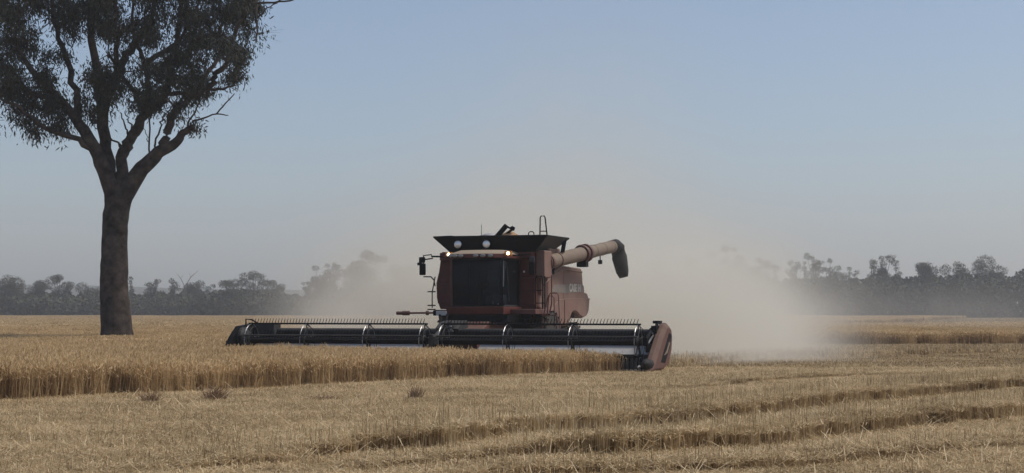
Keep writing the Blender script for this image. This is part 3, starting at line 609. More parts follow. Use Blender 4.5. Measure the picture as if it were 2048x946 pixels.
# folding cover and grain heap
q = MB(); q.lathe((0.15, 5.5, 4.05), (0, 0, 1), [(0, 1.0), (0.10, 0.85), (0.19, 0.5), (0.235, 0.15)], 24); q.v = [(0.15 + (x - 0.15) * 1.2, y, z) for x, y, z in q.v]
q.build('tank_cover', M['black'], tk, smooth=True)
q = MB(); q.lathe((-0.02, 5.1, 4.18), (0, 0, 1), [(0, 0.3), (0.05, 0.27), (0.10, 0.15), (0.12, 0.04)], 20); q.build('satellite_receiver', M['light'], tk, smooth=True)
q = MB(); q.lathe((0.62, 5.2, 4.1), (0, 0, 1), [(0, 0.62), (0.09, 0.36), (0.20, 0.17), (0.27, 0.05)], 20); q.build('grain_heap', mat('wheat_grain', (0.32, 0.18, 0.09), (0.42, 0.27, 0.14), 0.95, scale=40, bump=0.5), tk, smooth=True)
q = MB(); q.tube([(0.24, 5.0, 4.16), (0.58, 5.0, 4.53)], 0.085, 8); q.tube([(0.58, 5.0, 4.50), (0.72, 5.0, 4.43), (0.80, 5.0, 4.49)], 0.035, 6); q.lathe((0.76, 5.0, 4.36), (0.3, 0, 1), [(0, 0.04), (0.03, 0.075), (0.12, 0.075), (0.14, 0.03)], 10)
q.tube([(0.50, 5.02, 4.2), (0.76, 5.0, 4.4)], 0.04, 7); q.build('bubble_up_auger', M['black'], tk)
MB().tube([(-0.13, 4.6, 4.15), (-0.13, 4.6, 4.55)], 0.009, 5).build('antenna', M['black'], tk)
q = MB(); q.tube([(1.80, 4.65, 4.15), (1.81, 4.65, 4.74), (1.84, 4.65, 4.79), (1.94, 4.65, 4.79), (1.97, 4.65, 4.74), (2.04, 4.65, 4.15)], 0.022, 6); q.tube([(1.80, 4.65, 4.31), (2.02, 4.65, 4.31)], 0.018, 6); q.build('access_ladder', M['black'], tk)
q = MB(); q.tube([(1.43, 4.6, 4.15), (1.45, 4.6, 4.27), (1.49, 4.6, 4.30), (1.57, 4.6, 4.30), (1.61, 4.6, 4.27), (1.63, 4.6, 4.15)], 0.017, 6); q.build('grab_handle', M['black'], tk)
MB().tube([(2.0, 6.5, 3.7), (2.08, 6.5, 4.15)], 0.07, 6).build('tank_prop', M['black'], tk)
for x in (-0.88, 0.08):
    o = MB().lathe((x, 4.58, 3.92), (0, -1, 0), [(0, 0.06), (0.06, 0.13), (0.12, 0.135), (0.12, 0.11)], 22).build('round_work_light', M['black'], tk)
    MB().lathe((x, 4.46, 3.92), (0, -1, 0), [(-0.03, 0.125), (0.008, 0.122), (0.02, 0.09), (0.035, 0.03)], 22).build('lens', M['lamp'], o, smooth=True)
# --- rear hood (side panels) with lettering
sp = [(4.98, 1.9), (5.3, 2.70), (5.75, 2.88), (6.5, 3.06), (7.1, 3.24), (7.7, 3.30), (9.85, 3.27), (9.98, 3.05), (10.05, 2.72), (10.2, 2.68), (10.24, 2.44), (10.62, 2.42), (10.86, 2.2), (10.72, 1.80), (10.5, 1.62), (10.0, 1.55), (9.55, 1.62),
      (9.3, 1.72), (8.9, 1.78), (8.6, 1.72), (8.3, 1.5), (8.05, 1.30), (6.3, 1.32), (5.9, 1.6)]
hood = MB().prism(sp, -1.55, 1.70).build('rear_hood', M['redside'], H, 0.05)
# pressed swage, panel seam, stripe
sw = MB()
for z0, pts2 in ((0, [(5.35, 2.63), (6.5, 2.97), (7.2, 3.12), (7.7, 3.18), (9.9, 3.14)]),):
    sw.tube([(1.70, y, z) for y, z in pts2], 0.03, 6)
sw.build('swage_line', M['redside'], hood)
MB().prism([(6.2, 2.42), (6.6, 2.66), (9.98, 2.72), (10.02, 2.47), (8.0, 2.40)], 1.695, 1.708).build('side_stripe', M['stripe'], hood)
sm = MB(); sm.box(1.697, 1.706, 7.66, 7.70, 1.34, 3.2); sm.build('panel_seam', M['darkred'], hood)
MB().prism([(6.9, 2.16), (7.6, 2.20), (10.84, 2.24), (10.86, 2.20), (7.6, 2.16), (6.9, 2.12)], 1.66, 1.735).build('lower_crease', M['redside'], hood, 0.01)
MB().prism([(5.6, 1.62), (6.9, 2.14), (7.64, 2.18), (7.64, 1.36), (6.3, 1.36)], 1.695, 1.73).build('lower_panel', M['redside'], hood, 0.02)
MB().prism([(7.72, 2.18), (10.80, 2.22), (10.68, 1.82), (10.46, 1.66), (10.0, 1.59), (9.55, 1.66), (9.3, 1.76), (8.9, 1.82), (8.56, 1.76), (8.25, 1.5), (8.05, 1.36), (7.72, 1.36)], 1.695, 1.73).build('lower_panel', M['redside'], hood, 0.02)
tx = bpy.data.curves.new('lettering', 'FONT'); tx.body = 'CASE IH'; tx.size = 0.36; tx.extrude = 0.004; tx.offset = 0.012; tx.space_character = 1.08
tx.align_x = 'CENTER'; tx.align_y = 'CENTER'
to = bpy.data.objects.new('lettering', tx); col.objects.link(to); to.parent = hood; to.location = (1.713, 9.0, 2.57); to.rotation_euler = (R(90), 0, R(90)); tx.materials.append(M['white'])
dep = bpy.context.evaluated_depsgraph_get(); me = bpy.data.meshes.new_from_object(to.evaluated_get(dep)); bpy.data.objects.remove(to)
lt = bpy.data.objects.new('lettering', me); col.objects.link(lt); lt.parent = hood; lt.location = (1.713, 9.0, 2.57); lt.rotation_euler = (R(90), 0, R(90))
q = MB(); q.tube([(1.5, 9.3, 1.75), (1.62, 9.0, 1.62)], 0.06, 8); q.tube([(1.55, 9.1, 1.66), (1.55, 8.5, 1.3)], 0.03, 6); q.build('steering_ram', M['black'], H)
eb = MB(); eb.box(-0.9, 1.5, 5.9, 7.6, 3.0, 3.45); eb.tube([(1.6, 5.9, 3.2), (1.66, 6.5, 3.0), (1.5, 7.3, 3.3)], 0.07, 6); eb.build('engine_bay', M['black'], H, 0.03)
# --- unloading auger folded back along the side
A, B = V3((1.72, 5.75, 3.37)), V3((2.68, 10.7, 4.06)); d = (B - A).normalized(); L = (B - A).length
au = MB().tube([A - d * 0.1, A + d * 2.6], 0.235, 24).build('unloading_auger', M['cream'], H, smooth=False)
MB().tube([A + d * 2.6, A + d * L], 0.215, 24).build('outer_tube', M['cream'], au)
MB().lathe(tuple(A - d * 0.05), tuple(d), [(0, 0.20), (0.0, 0.27), (0.1, 0.27), (0.1, 0.2)], 24).build('flange', M['darkred'], au)
MB().lathe(tuple(A + d * 0.62), tuple(d), [(0, 0.2), (0.0, 0.255), (0.05, 0.255), (0.05, 0.2)], 24).build('flange', M['darkred'], au)
MB().lathe(tuple(A + d * 2.42), tuple(d), [(0, 0.2), (0.0, 0.30), (0.05, 0.315), (0.10, 0.30), (0.1, 0.26), (0.26, 0.26), (0.26, 0.31), (0.36, 0.31), (0.36, 0.2)], 24).build('flange', M['darkred'], au)
for k, s in enumerate((3.3, 4.0, 4.7)): MB().lathe(tuple(A + d * s), tuple(d), [(0, 0.2), (0.0, 0.224), (0.03, 0.224), (0.03, 0.2)], 24).build('weld_band', M['cream'], au)
E_ = A + d * L
q = MB(); q.tube([E_ - d * 0.25, E_ + d * 0.02, E_ + d * 0.22 + V3((-0.02, 0, -0.10)), E_ + d * 0.30 + V3((0.02, 0, -0.42)), E_ + d * 0.34 + V3((0.11, 0, -0.95)), E_ + d * 0.36 + V3((0.15, 0, -1.14))], [0.225, 0.24, 0.27, 0.27, 0.22, 0.15], 18); q.build('spout', M['spout'], au, smooth=True)
q = MB(); q.tube([E_ - d * 1.2 + V3((0, 0, -0.2)), E_ - d * 1.2 + V3((0, 0, -0.36))], 0.02, 6); q.box(*(E_.x - d.x * 1.2 - 0.06, E_.x - d.x * 1.2 + 0.06, E_.y - d.y * 1.2 - 0.06, E_.y - d.y * 1.2 + 0.06, E_.z - d.z * 1.2 - 0.5, E_.z - d.z * 1.2 - 0.36)); q.build('unloading_light', M['black'], au)
MB().box(2.02, 2.34, 8.1, 8.45, 3.27, 3.5).build('auger_cradle', M['black'], H, 0.01)
MB().tube([A + V3((-0.1, -0.05, -0.05)), A + V3((-0.25, 0.0, -0.9))], 0.2, 14).build('auger_elbow', M['darkred'], H)
# --- mirrors, rails, steps
q = MB().box(-1.86, -1.66, 3.58, 3.68, 2.93, 3.30).build('mirror', M['black'], H, 0.03)
MB().box(-1.87, -1.67, 3.57, 3.66, 3.32, 3.50).build('convex_mirror', M['black'], q, 0.03)
MB().tube([(-1.75, 3.68, 3.3), (-1.76, 3.72, 3.55), (-1.5, 3.72, 3.58), (-1.45, 3.72, 3.46), (-1.74, 3.7, 3.42)], 0.022, 6).build('mirror_bracket', M['black'], q)
MB().tube([(-1.5, 3.72, 3.52), (-0.75, 3.8, 3.50)], 0.03, 6).build('mirror_arm', M['black'], q)
MB().tube([(-1.92, 3.62, 3.28), (-1.78, 3.62, 3.30)], 0.05, 6).build('side_lamp', M['black'], q)
q = MB().box(1.76, 1.94, 3.58, 3.66, 2.92, 3.30).build('mirror', M['black'], H, 0.03)
MB().box(1.77, 1.95, 3.57, 3.66, 3.32, 3.48).build('convex_mirror', M['grey'], q, 0.03)
MB().tube([(1.86, 3.68, 3.45), (1.75, 3.72, 3.55), (1.2, 3.75, 3.52)], 0.025, 6).build('mirror_arm', M['black'], q)
def rail(pts, r=0.02, mm='black', name='handrail'): return MB().tube(pts, r, 6).build(name, M[mm], H)
rail([(1.62, 4.75, 1.86), (1.62, 4.75, 2.82), (1.66, 4.75, 2.90), (1.82, 4.75, 2.90), (1.86, 4.75, 2.82), (1.86, 4.75, 1.86)], 0.022)
rail([(1.64, 4.75, 2.45), (1.86, 4.75, 2.45)], 0.016); rail([(1.62, 4.75, 2.05), (1.92, 4.75, 2.05)], 0.016)
rail([(1.93, 4.75, 1.8), (1.93, 4.75, 2.9)], 0.02)
rail([(2.14, 4.6, 1.75), (2.2, 4.6, 2.05), (2.2, 4.6, 2.92)], 0.02, 'darkred')
ld = rail([(2.08, 4.45, 1.45), (2.15, 4.45, 2.28), (2.2, 4.45, 2.36), (2.42, 4.45, 2.36), (2.47, 4.45, 2.28), (2.62, 4.1, 1.25)], 0.02, 'darkred', 'boarding_ladder')
q = MB(); q.tube([(2.0, 4.42, 1.7), (2.12, 4.42, 2.2), (2.18, 4.42, 2.27), (2.28, 4.42, 2.27), (2.33, 4.42, 2.2), (2.42, 4.2, 1.3)], 0.018, 6)
for z in (0.75, 1.05, 1.35, 1.65): q.box(2.02, 2.5, 4.1, 4.3, z, z + 0.03)
q.tube([(2.02, 4.2, 0.7), (2.02, 4.2, 1.7)], 0.025, 6); q.tube([(2.5, 4.2, 0.7), (2.48, 4.2, 1.7)], 0.025, 6)
q.build('step_frame', M['darkred'], ld)
rail([(-2.1, 4.6, 2.90), (-1.85, 4.6, 2.90), (-1.76, 4.65, 2.80), (-1.74, 4.7, 2.6)], 0.022)
rail([(-1.74, 4.7, 2.9), (-1.80, 4.6, 2.4), (-1.80, 4.6, 1.9)], 0.018)
for z in (2.42, 1.98, 1.85): rail([(-1.96, 4.6, z), (-1.72, 4.7, z)], 0.022, name='step_rung')
# folded drive shaft with plate sticking out at the right-hand side
q = MB().tube([(-0.95, 2.6, 1.745), (-2.02, 2.6, 1.735)], 0.03, 8); q.lathe((-2.12, 2.6, 1.735), (1, 0, 0), [(-0.1, 0.055), (0.1, 0.055), (0.1, 0.07), (0.32, 0.07), (0.32, 0.04)], 12)
q.lathe((-1.26, 2.6, 1.74), (1, 0, 0), [(0, 0.03), (0.03, 0.07), (0.09, 0.07), (0.12, 0.03)], 12); q.build('side_shaft', M['darkred'], H)
MB().box(-0.98, -0.80, 2.5, 2.7, 1.66, 1.82).build('shaft_coupling', M['black'], H, 0.01)
MB().box(-0.86, -0.52, 2.44, 2.48, 1.66, 1.80).build('grey_plate', M['light'], H, 0.01)
q = MB(); q.tube([(-0.75, 2.5, 1.7), (-0.6, 2.2, 1.4), (-0.3, 1.9, 1.3)], 0.05, 6); q.tube([(-0.5, 2.5, 1.7), (-0.45, 2.2, 1.5), (-0.1, 2.0, 1.3)], 0.05, 6); q.box(-0.7, 1.3, 2.9, 4.3, 1.45, 1.68)
q.build('hydraulic_block', M['black'], H)

# ------------------------------------------------------------------ big gum tree at left
TY = 71.0
def gp(u, v, dy=0.0): return px(u, v, TY + dy)
tree = empty('gum_tree', gp(232, 672)); tree.location.z = 0
tag(tree, 'tall dark gum tree with forked trunk standing at the left', 'tree')
off = Vector(tree.location)
S = TY / FPX
def limb(ptsuv, r0, r1, dy0=0, dy1=0, wig=0.04):
    n = len(ptsuv); P = [gp(u, v, dy0 + (dy1 - dy0) * i / (n - 1)) - off for i, (u, v) in enumerate(ptsuv)]
    # subdivide with slight crookedness
    Q = []; Rr = []
    for i in range(n - 1):
        p0, p1, p2, p3 = P[max(i - 1, 0)], P[i], P[i + 1], P[min(i + 2, n - 1)]
        for k in range(4):
            t = k / 4; q = 0.5 * ((2 * p1) + (p2 - p0) * t + (2 * p0 - 5 * p1 + 4 * p2 - p3) * t * t + (3 * p1 - p0 - 3 * p2 + p3) * t ** 3)
            Q.append(q + Vector((random.gauss(0, wig), random.gauss(0, wig), random.gauss(0, wig)))); s = (i + t) / (n - 1); Rr.append(r0 + (r1 - r0) * s)
    Q.append(P[-1]); Rr.append(r1); return Q, Rr
tm = MB(); nodes = []
def addlimb(*a, **k):
    Q, Rr = limb(*a, **k); tm.tube(Q, [r * (random.uniform(0.98, 1.02) if r > 0.25 else random.uniform(0.94, 1.06)) for r in Rr], 16 if Rr[0] > 0.15 else 7)
    for q, r in zip(Q, Rr): nodes.append((q, r))
addlimb([(236, 690), (235, 672), (230, 620), (228, 560), (229, 500), (230, 440), (234, 400), (240, 360)], 0.68, 0.47, wig=0.015)
addlimb([(236, 712), (235, 695), (233, 660), (231, 610)], 0.92, 0.56, wig=0.01)
for a_, b_ in ((214, 0.5), (262, 0.2), (240, -0.9)): addlimb([(a_, 712), ((a_ + 234) / 2, 690), (234, 655)], 0.16, 0.30, b_, 0, wig=0.01)
addlimb([(232, 470), (238, 420), (254, 380), (285, 337), (319, 305), (350, 286), (366, 266), (388, 252)], 0.50, 0.10, 0, -1, wig=0.02)
addlimb([(238, 390), (244, 350), (246, 307), (260, 282), (277, 247), (290, 228), (322, 206), (335, 178), (340, 150), (352, 100), (360, 40), (365, -30)], 0.28, 0.09, 0, 1.5)
addlimb([(325, 296), (333, 275), (341, 238), (350, 219), (366, 209), (388, 187), (420, 171), (433, 149), (452, 127), (458, 95), (477, 48), (493, 19), (503, -20)], 0.19, 0.06, -0.5, -2.5)
addlimb([(292, 230), (293, 190), (295, 143), (290, 127), (274, 89), (265, 48), (268, -10)], 0.16, 0.05, 0.5, -1.5)
addlimb([(287, 222), (271, 187), (246, 155), (238, 140), (215, 110)], 0.13, 0.06, 0.4, 2)
addlimb([(200, 200), (240, 140), (249, 117), (271, 86), (293, 60), (309, 19), (316, -20)], 0.22, 0.08, 0, 2)
addlimb([(332, 187), (382, 187), (420, 179), (449, 176), (474, 162)], 0.11, 0.035, 0.5, -0.5)
addlimb([(290, 130), (303, 117), (357, 86), (404, 76), (433, 70), (458, 75)], 0.13, 0.05, 0, -2)
addlimb([(330, 130), (357, 86), (380, 40), (410, -20)], 0.10, 0.05, 0.6, 2.5)
addlimb([(384, 200), (420, 140), (440, 110), (440, 60), (460, 20), (480, -20)], 0.1, 0.05, -1, 1.5)
addlimb([(398, 262), (378, 250), (392, 215), (401, 200)], 0.05, 0.03, -1, -1)
addlimb([(385, 243), (401, 238), (433, 228), (457, 230.5)], 0.05, 0.02, -1, -1, wig=0.01)
addlimb([(433, 228), (450, 208), (469, 187)], 0.035, 0.022, -1, -1, wig=0.01)
addlimb([(480, 12), (500, 6), (547, 5), (591, -2), (620, -12)], 0.06, 0.025, -1, -1.5, wig=0.02)
addlimb([(510, 40), (517, 33), (535, 17), (560, 2), (575, -15)], 0.035, 0.018, -1, -1.5, wig=0.02)
addlimb([(512, -5), (513, 30), (515, 60), (513, 78), (505, 80)], 0.045, 0.03, -1, -1.5, wig=0.02)
addlimb([(300, 320), (297, 285), (301, 240), (302, 228)], 0.045, 0.03, -0.5, 0)
addlimb([(310, 315), (312, 285), (320, 250), (330, 232)], 0.05, 0.03, -0.5, 0.5)
addlimb([(297, 285), (290, 260), (284, 245)], 0.02, 0.012)
addlimb([(335, 250), (335, 262), (345, 235), (349, 212)], 0.11, 0.07, -0.7, -0.5)
# limbs on the far left
addlimb([(231, 440), (226, 395), (212, 350), (190, 300), (160, 250), (120, 200), (70, 150), (30, 90)], 0.42, 0.08, 0, -1, wig=0.02)
addlimb([(225, 380), (212, 300), (200, 200), (190, 120), (180, 40), (175, -60)], 0.30, 0.10, 0, 1.5)
addlimb([(160, 250), (150, 180), (130, 110), (110, 40), (100, -50)], 0.16, 0.07, -0.5, 1)
addlimb([(190, 300), (140, 275), (90, 255), (40, 215), (-10, 190)], 0.14, 0.05, -0.5, -2)
addlimb([(120, 200), (60, 185), (10, 130), (-30, 60)], 0.13, 0.05, -0.8, 1.5)
addlimb([(240, 315), (244, 296), (232, 285), (210, 262)], 0.07, 0.03)
addlimb([(258, 285), (255, 262), (246, 245), (240, 225)], 0.05, 0.025)
addlimb([(262, 275), (262, 250), (256, 240), (250, 222)], 0.045, 0.02, 0.3, 0.4)
addlimb([(205, 240), (230, 150), (236, 80), (230, 20), (240, -60)], 0.14, 0.07, 0.5, -2)
tm.build('trunk', M['bark'], tree, smooth=True)
mask = np.array([(-70, 250), (-110, 60), (-90, -170), (500, -190), (516, -60), (516, 20), (511, 95), (508, 128), (497, 146), (470, 158), (450, 172), (428, 184), (408, 205), (400, 228), (397, 252), (384, 264), (366, 258), (350, 240), (330, 226), (306, 222), (280, 212), (262, 225), (238, 240), (200, 235), (150, 262), (80, 275), (20, 240)])
gaps = [(255, 92, 14), (265, 117, 13), (325, 67, 15), (366, 67, 14), (427, 13, 12), (433, 124, 11), (376, 120, 8), (401, 124, 7), (255, 182, 9), (350, 206, 7), (300, 95, 6), (312, 175, 6), (405, 45, 6), (150, 90, 14), (90, 130, 14), (180, 190, 12), (60, 50, 12), (205, 30, 9), (345, 165, 6), (470, 100, 5)]
npz = np.array([tuple(q) for q, r in nodes if r < 0.26])
cl = []
tries = 0
while len(cl) < 950 and tries < 60000:
    tries += 1
    u, v = random.uniform(-100, 520), random.uniform(-180, 275)
    if not inside(np.array([(u, v)]), mask)[0]: continue
    if any((u - a) ** 2 + (v - b) ** 2 < r * r for a, b, r in gaps): continue
    if noise.noise(Vector((u * 0.022, v * 0.026, 4.2))) < -0.02: continue
    if noise.noise(Vector((u * 0.07, v * 0.07, 1.2))) < -0.28: continue
    if v > 190 and random.random() < 0.35: continue
    dy = random.uniform(-3.2, 3.2) * min(1, 0.4 + (250 - v) / 200)
    p = gp(u, v, dy) - off
    k = np.argmin(((npz - np.array(p)) ** 2).sum(1)); q = Vector(npz[k]); dist = (q - p).length
    if dist > 2.8: continue
    cl.append((p, q))
tw = MB(); LV = []; Ld = []
for p, q in cl:
    m_ = (p + q) / 2 + Vector((random.gauss(0, 0.15), random.gauss(0, 0.15), random.gauss(0.12, 0.12)))
    tw.tube([q, m_, p], [0.022, 0.014, 0.006], 4, caps=False)
    nl = random.randint(60, 130); sg = random.uniform(0.16, 0.36)
    for _ in range(3):
        e = p + Vector((random.gauss(0, sg * 1.4), random.gauss(0, sg * 1.4), random.gauss(-0.05, sg))); tw.tube([p, e], [0.007, 0.003], 3, caps=False)
    c = np.array(p) + rng.normal(0, 1, (nl, 3)) * np.array([sg, sg, sg * 0.9])
    LV.append(c)
C_ = np.concatenate(LV); n = len(C_)
dn = np.stack([rng.normal(0, 0.5, n), rng.normal(0, 0.5, n), -np.abs(rng.normal(0.85, 0.4, n))], 1); dn /= np.linalg.norm(dn, axis=1)[:, None]
ln = rng.uniform(0.15, 0.30, n)[:, None]; sd_ = np.cross(dn, rng.normal(0, 1, (n, 3))); sd_ /= np.linalg.norm(sd_, axis=1)[:, None]; wd_ = rng.uniform(0.018, 0.034, n)[:, None]
V = np.stack([C_ - sd_ * wd_ * 0.3, C_ + dn * ln * 0.4 - sd_ * wd_, C_ + dn * ln, C_ + dn * ln * 0.45 + sd_ * wd_], 1).reshape(-1, 3)
crown = np_mesh('crown', V, np.arange(4 * n).reshape(-1, 4), M['leaf'], tree)
tw.build('twigs', M['twig'], crown)

# ------------------------------------------------------------------ distant trees
def crown_mesh(lobes, per, leaf=0.34):
    """lobes: (x, y, z, rx, ry, rz)"""
    C = []
    for x, y, z, a, b, c in lobes:
        k = int(per * a * c * 2.2) + 12; d = rng.normal(0, 1, (k, 3)); d /= np.linalg.norm(d, axis=1)[:, None]; rr = rng.uniform(0.35, 1.03, k) ** 0.6
        q = d * rr[:, None] * np.array([a, b, c]) + np.array([x, y, z]); q += rng.normal(0, 0.10, q.shape); C.append(q)
    C = np.concatenate(C); n = len(C)
    u = rng.normal(0, 1, (n, 3)); u /= np.linalg.norm(u, axis=1)[:, None]; v = np.cross(u, rng.normal(0, 1, (n, 3))); v /= np.linalg.norm(v, axis=1)[:, None]
    s = rng.uniform(0.35, 1.0, n)[:, None] * leaf
    V = np.stack([C - u * s * 0.5, C + v * s * 0.35, C + u * s * 0.5, C - v * s * 0.35], 1).reshape(-1, 3)
    return V, np.arange(4 * n).reshape(-1, 4)
def far_tree(u, vtop, wpx, kind, label, Y=405, name='distant_tree', cat='tree', group=None):
    base = px(u, 640, Y); base.z = 0; top = px(u, vtop, Y).z; W = wpx * 1.3 * Y / FPX; Ht = top
    t = empty(name, base); tag(t, label, cat, group or 'trees along the far edge of the field')
    tb = MB(); lobes = []; sp_ = random.Random(int(u * 13 + vtop))
    if kind == 'dead':
        tb.tube([(0, 0, 0), (0, 0, Ht * 0.55), (0.1, 0, Ht * 0.68)], [0.22, 0.15, 0.12], 6)
        tb.tube([(0.1, 0, Ht * 0.66), (W * 0.28, 0.2, Ht * 0.86), (W * 0.62, 0.3, Ht)], [0.11, 0.08, 0.03], 5)
        tb.tube([(0.1, 0, Ht * 0.66), (-W * 0.15, 0.2, Ht * 0.82), (-W * 0.34, -0.3, Ht * 0.94)], [0.1, 0.07, 0.03], 5)
        tb.tube([(W * 0.28, 0.2, Ht * 0.86), (W * 0.2, 0.3, Ht * 0.95)], [0.06, 0.02], 5); tb.tube([(-W * 0.2, 0.1, Ht * 0.84), (0.0, 0.3, Ht * 0.92)], [0.05, 0.02], 5)
        lobes = [(-W * 0.3, 0, Ht * 0.62, 0.8, 0.8, 0.5), (W * 0.3, 0, Ht * 0.55, 0.9, 0.8, 0.6)]
    else:
        n = {'round': 11, 'open': 13, 'umbrella': 9, 'narrow': 6}[kind]
        tb.tube([(0, 0, 0), (sp_.uniform(-.2, .2), 0, Ht * 0.3), (sp_.uniform(-.3, .3), 0, Ht * 0.55)], [0.26, 0.2, 0.12], 6)
        for k in range(n):
            if kind == 'round':
                x = sp_.uniform(-0.36, 0.36) * W; z = Ht * (0.86 - 0.5 * sp_.random() ** 1.3 - 0.22 * (abs(x) / (W * 0.5)) ** 2); a = W * sp_.uniform(0.17, 0.28); c = a * sp_.uniform(0.6, 0.85)
            elif kind == 'umbrella':
                x = (k / (n - 1) - 0.5) * W * 0.74; z = Ht * (0.94 - 0.2 * (2 * x / W) ** 2) - sp_.uniform(0, 2.6); a = W * sp_.uniform(0.13, 0.24); c = a * sp_.uniform(0.4, 0.8)
            elif kind == 'open':
                x = sp_.uniform(-0.40, 0.40) * W; z = Ht * (0.95 - 0.5 * sp_.random() - 0.12 * abs(x) / W); a = W * sp_.uniform(0.10, 0.22) + 0.2; c = a * sp_.uniform(0.5, 1.1)
            else:
                x = sp_.uniform(-0.16, 0.16) * W; z = Ht * (0.92 - 0.09 * k); a = W * sp_.uniform(0.22, 0.36); c = a * sp_.uniform(0.7, 1.1)
            if z + c > Ht: z = Ht - c
            y = sp_.uniform(-1, 1) * W * 0.25; lobes.append((x, y, z, a, a, c))
            tb.tube([(0, 0, Ht * 0.38), (x * 0.5, y * 0.5, (Ht * 0.42 + z) / 2 + 0.2), (x, y, z)], [0.10, 0.075, 0.03], 5)
        lobes.append((0, 0, Ht * 0.5, W * 0.34, W * 0.3, Ht * 0.24))
    tb.build('trunk', M['farbark'] if kind == 'dead' else M['twig'], t)
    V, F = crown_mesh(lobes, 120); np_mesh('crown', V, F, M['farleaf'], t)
TREES = [
 # beyond the left border of the view and left of the gum
 (18, 545, 60, 'round', 'broad rounded tree in the distance at the far left end'), (72, 556, 42, 'round', 'second distant tree from the left end, low and rounded'), (120, 548, 46, 'open', 'distant loose crowned tree left of the gum trunk'),
 (182, 556, 44, 'round', 'distant low tree just left of the gum trunk'),
 (262, 551, 13, 'narrow', 'small narrow distant tree just right of the gum trunk'), (305, 553, 24, 'open', 'small distant tree, second right of the gum trunk'),
 (345, 556, 18, 'narrow', 'slim distant tree just left of the bare forked dead tree'), (368, 541, 34, 'dead', 'bare forked dead tree with V shaped branches in the far tree line'),
 (386, 551, 36, 'round', 'rounded distant tree right beside the forked dead tree'), (425, 565, 24, 'open', 'smallest low distant tree, in the dip right of the dead tree'),
 (458, 551, 46, 'round', 'dense distant tree behind the left end of the reel'), (508, 541, 50, 'umbrella', 'flat topped dark tree above the left end of the header'),
 (546, 552, 36, 'round', 'dark distant tree sloping down right of the flat topped one'), (615, 551, 18, 'umbrella', 'tiny umbrella shaped tree where the distant line dips'),
 (643, 527, 34, 'open', 'distant open crowned gum, first of the taller ones left of the cab'), (664, 521, 28, 'open', 'distant open gum second in the rising row left of the cab'),
 (703, 511, 46, 'round', 'dense tall distant gum veiled by dust left of the cab'), (741, 498, 52, 'umbrella', 'tallest flat topped distant gum at the edge of the dust'),
 (722, 520, 46, 'round', 'dense rounded gum between the two tallest dusty ones left of the cab'), (800, 517, 48, 'round', 'pale distant tree almost lost in dust left of the cab'),
 (1317, 502, 34, 'round', 'faint distant tree in the dust just right of the auger spout'), (1389, 499, 48, 'round', 'dust veiled rounded tree, second right of the auger spout'),
 (1430, 500, 36, 'open', 'dust veiled open tree just left of the high sprig crowned gum'), (1466, 482, 38, 'open', 'high sparse gum with two top sprigs in the dusty tree line'),
 (1488, 518, 60, 'round', 'broad dark distant tree below the sparse sprigged gum'), (1528, 507, 36, 'umbrella', 'dark umbrella shaped distant gum left of the gap'),
 (1552, 528, 17, 'narrow', 'little narrow distant tree at the left side of the gap'), (1586, 517, 22, 'open', 'thin sparse tree first right of the gap in the tree line'),
 (1612, 516, 15, 'narrow', 'slim distant tree left beside the tall pointed gum'), (1629, 493, 30, 'open', 'tall pointed gum standing highest in the right tree line'),
 (1662, 514, 30, 'open', 'Y shaped open distant gum right of the tall pointed one'), (1680, 526, 32, 'round', 'low rounded distant tree right of the Y shaped gum'),
 (1700, 529, 13, 'narrow', 'small narrow distant tree between two rounder ones at right'), (1714, 526, 18, 'round', 'small round topped distant tree left of the loose gum pair'),
 (1742, 511, 24, 'open', 'left one of the loose crowned gum pair at right'), (1767, 504, 34, 'open', 'right and taller one of the loose crowned gum pair'),
 (1795, 517, 20, 'narrow', 'dark narrow distant tree right beside the gum pair'), (1850, 508, 50, 'round', 'broad distant tree, third from the right end'),
 (1910, 519, 40, 'open', 'loose crowned distant tree, second from the right end'), (1975, 506, 60, 'round', 'large distant tree at the far right end'),
]
for i, (u, vt, wp, kd, lb) in enumerate(TREES): far_tree(u, vt, wp, kd, lb, Y=402 + (i * 7) % 23)
# the low wood under them, one mass
U = [-80, 60, 230, 300, 400, 450, 540, 560, 600, 660, 720, 760, 850, 1000, 1200, 1300, 1400, 1450, 1500, 1540, 1560, 1600, 1700, 1800, 1900, 2120]
T = [574, 577, 580, 579, 575, 570, 570, 578, 582, 570, 558, 555, 560, 565, 560, 545, 530, 532, 528, 540, 552, 547, 548, 543, 540, 532]
n = 150000; uu = rng.uniform(-80, 2120, n); tt = np.interp(uu, U, T) + 9 + 13 * np.array([noise.noise(Vector((a * 0.03, 1, 1))) + 0.5 * noise.noise(Vector((a * 0.09, 2, 1))) + 0.3 * noise.noise(Vector((a * 0.2, 5, 1))) for a in uu])
YY = rng.uniform(398, 432, n); top = EYE + (622 - tt) / FPX * YY; top *= 1 - 0.25 * np.abs((YY - 415) / 17) ** 2
C_ = np.stack([(uu - 1024) / FPX * YY, YY, rng.uniform(0, 1, n) * top], 1)
u_ = rng.normal(0, 1, (n, 3)); u_ /= np.linalg.norm(u_, axis=1)[:, None]; v_ = np.cross(u_, rng.normal(0, 1, (n, 3))); v_ /= np.linalg.norm(v_, axis=1)[:, None]
s_ = rng.uniform(0.45, 1.0, n)[:, None] * 1.0
V = np.stack([C_ - u_ * s_ * 0.5, C_ + v_ * s_ * 0.4, C_ + u_ * s_ * 0.5, C_ - v_ * s_ * 0.4], 1).reshape(-1, 3)
tag(np_mesh('scrub_wood', V, np.arange(4 * n).reshape(-1, 4), M['farleaf']), 'dense dark scrub filling the far tree line', 'scrub', kind='stuff')

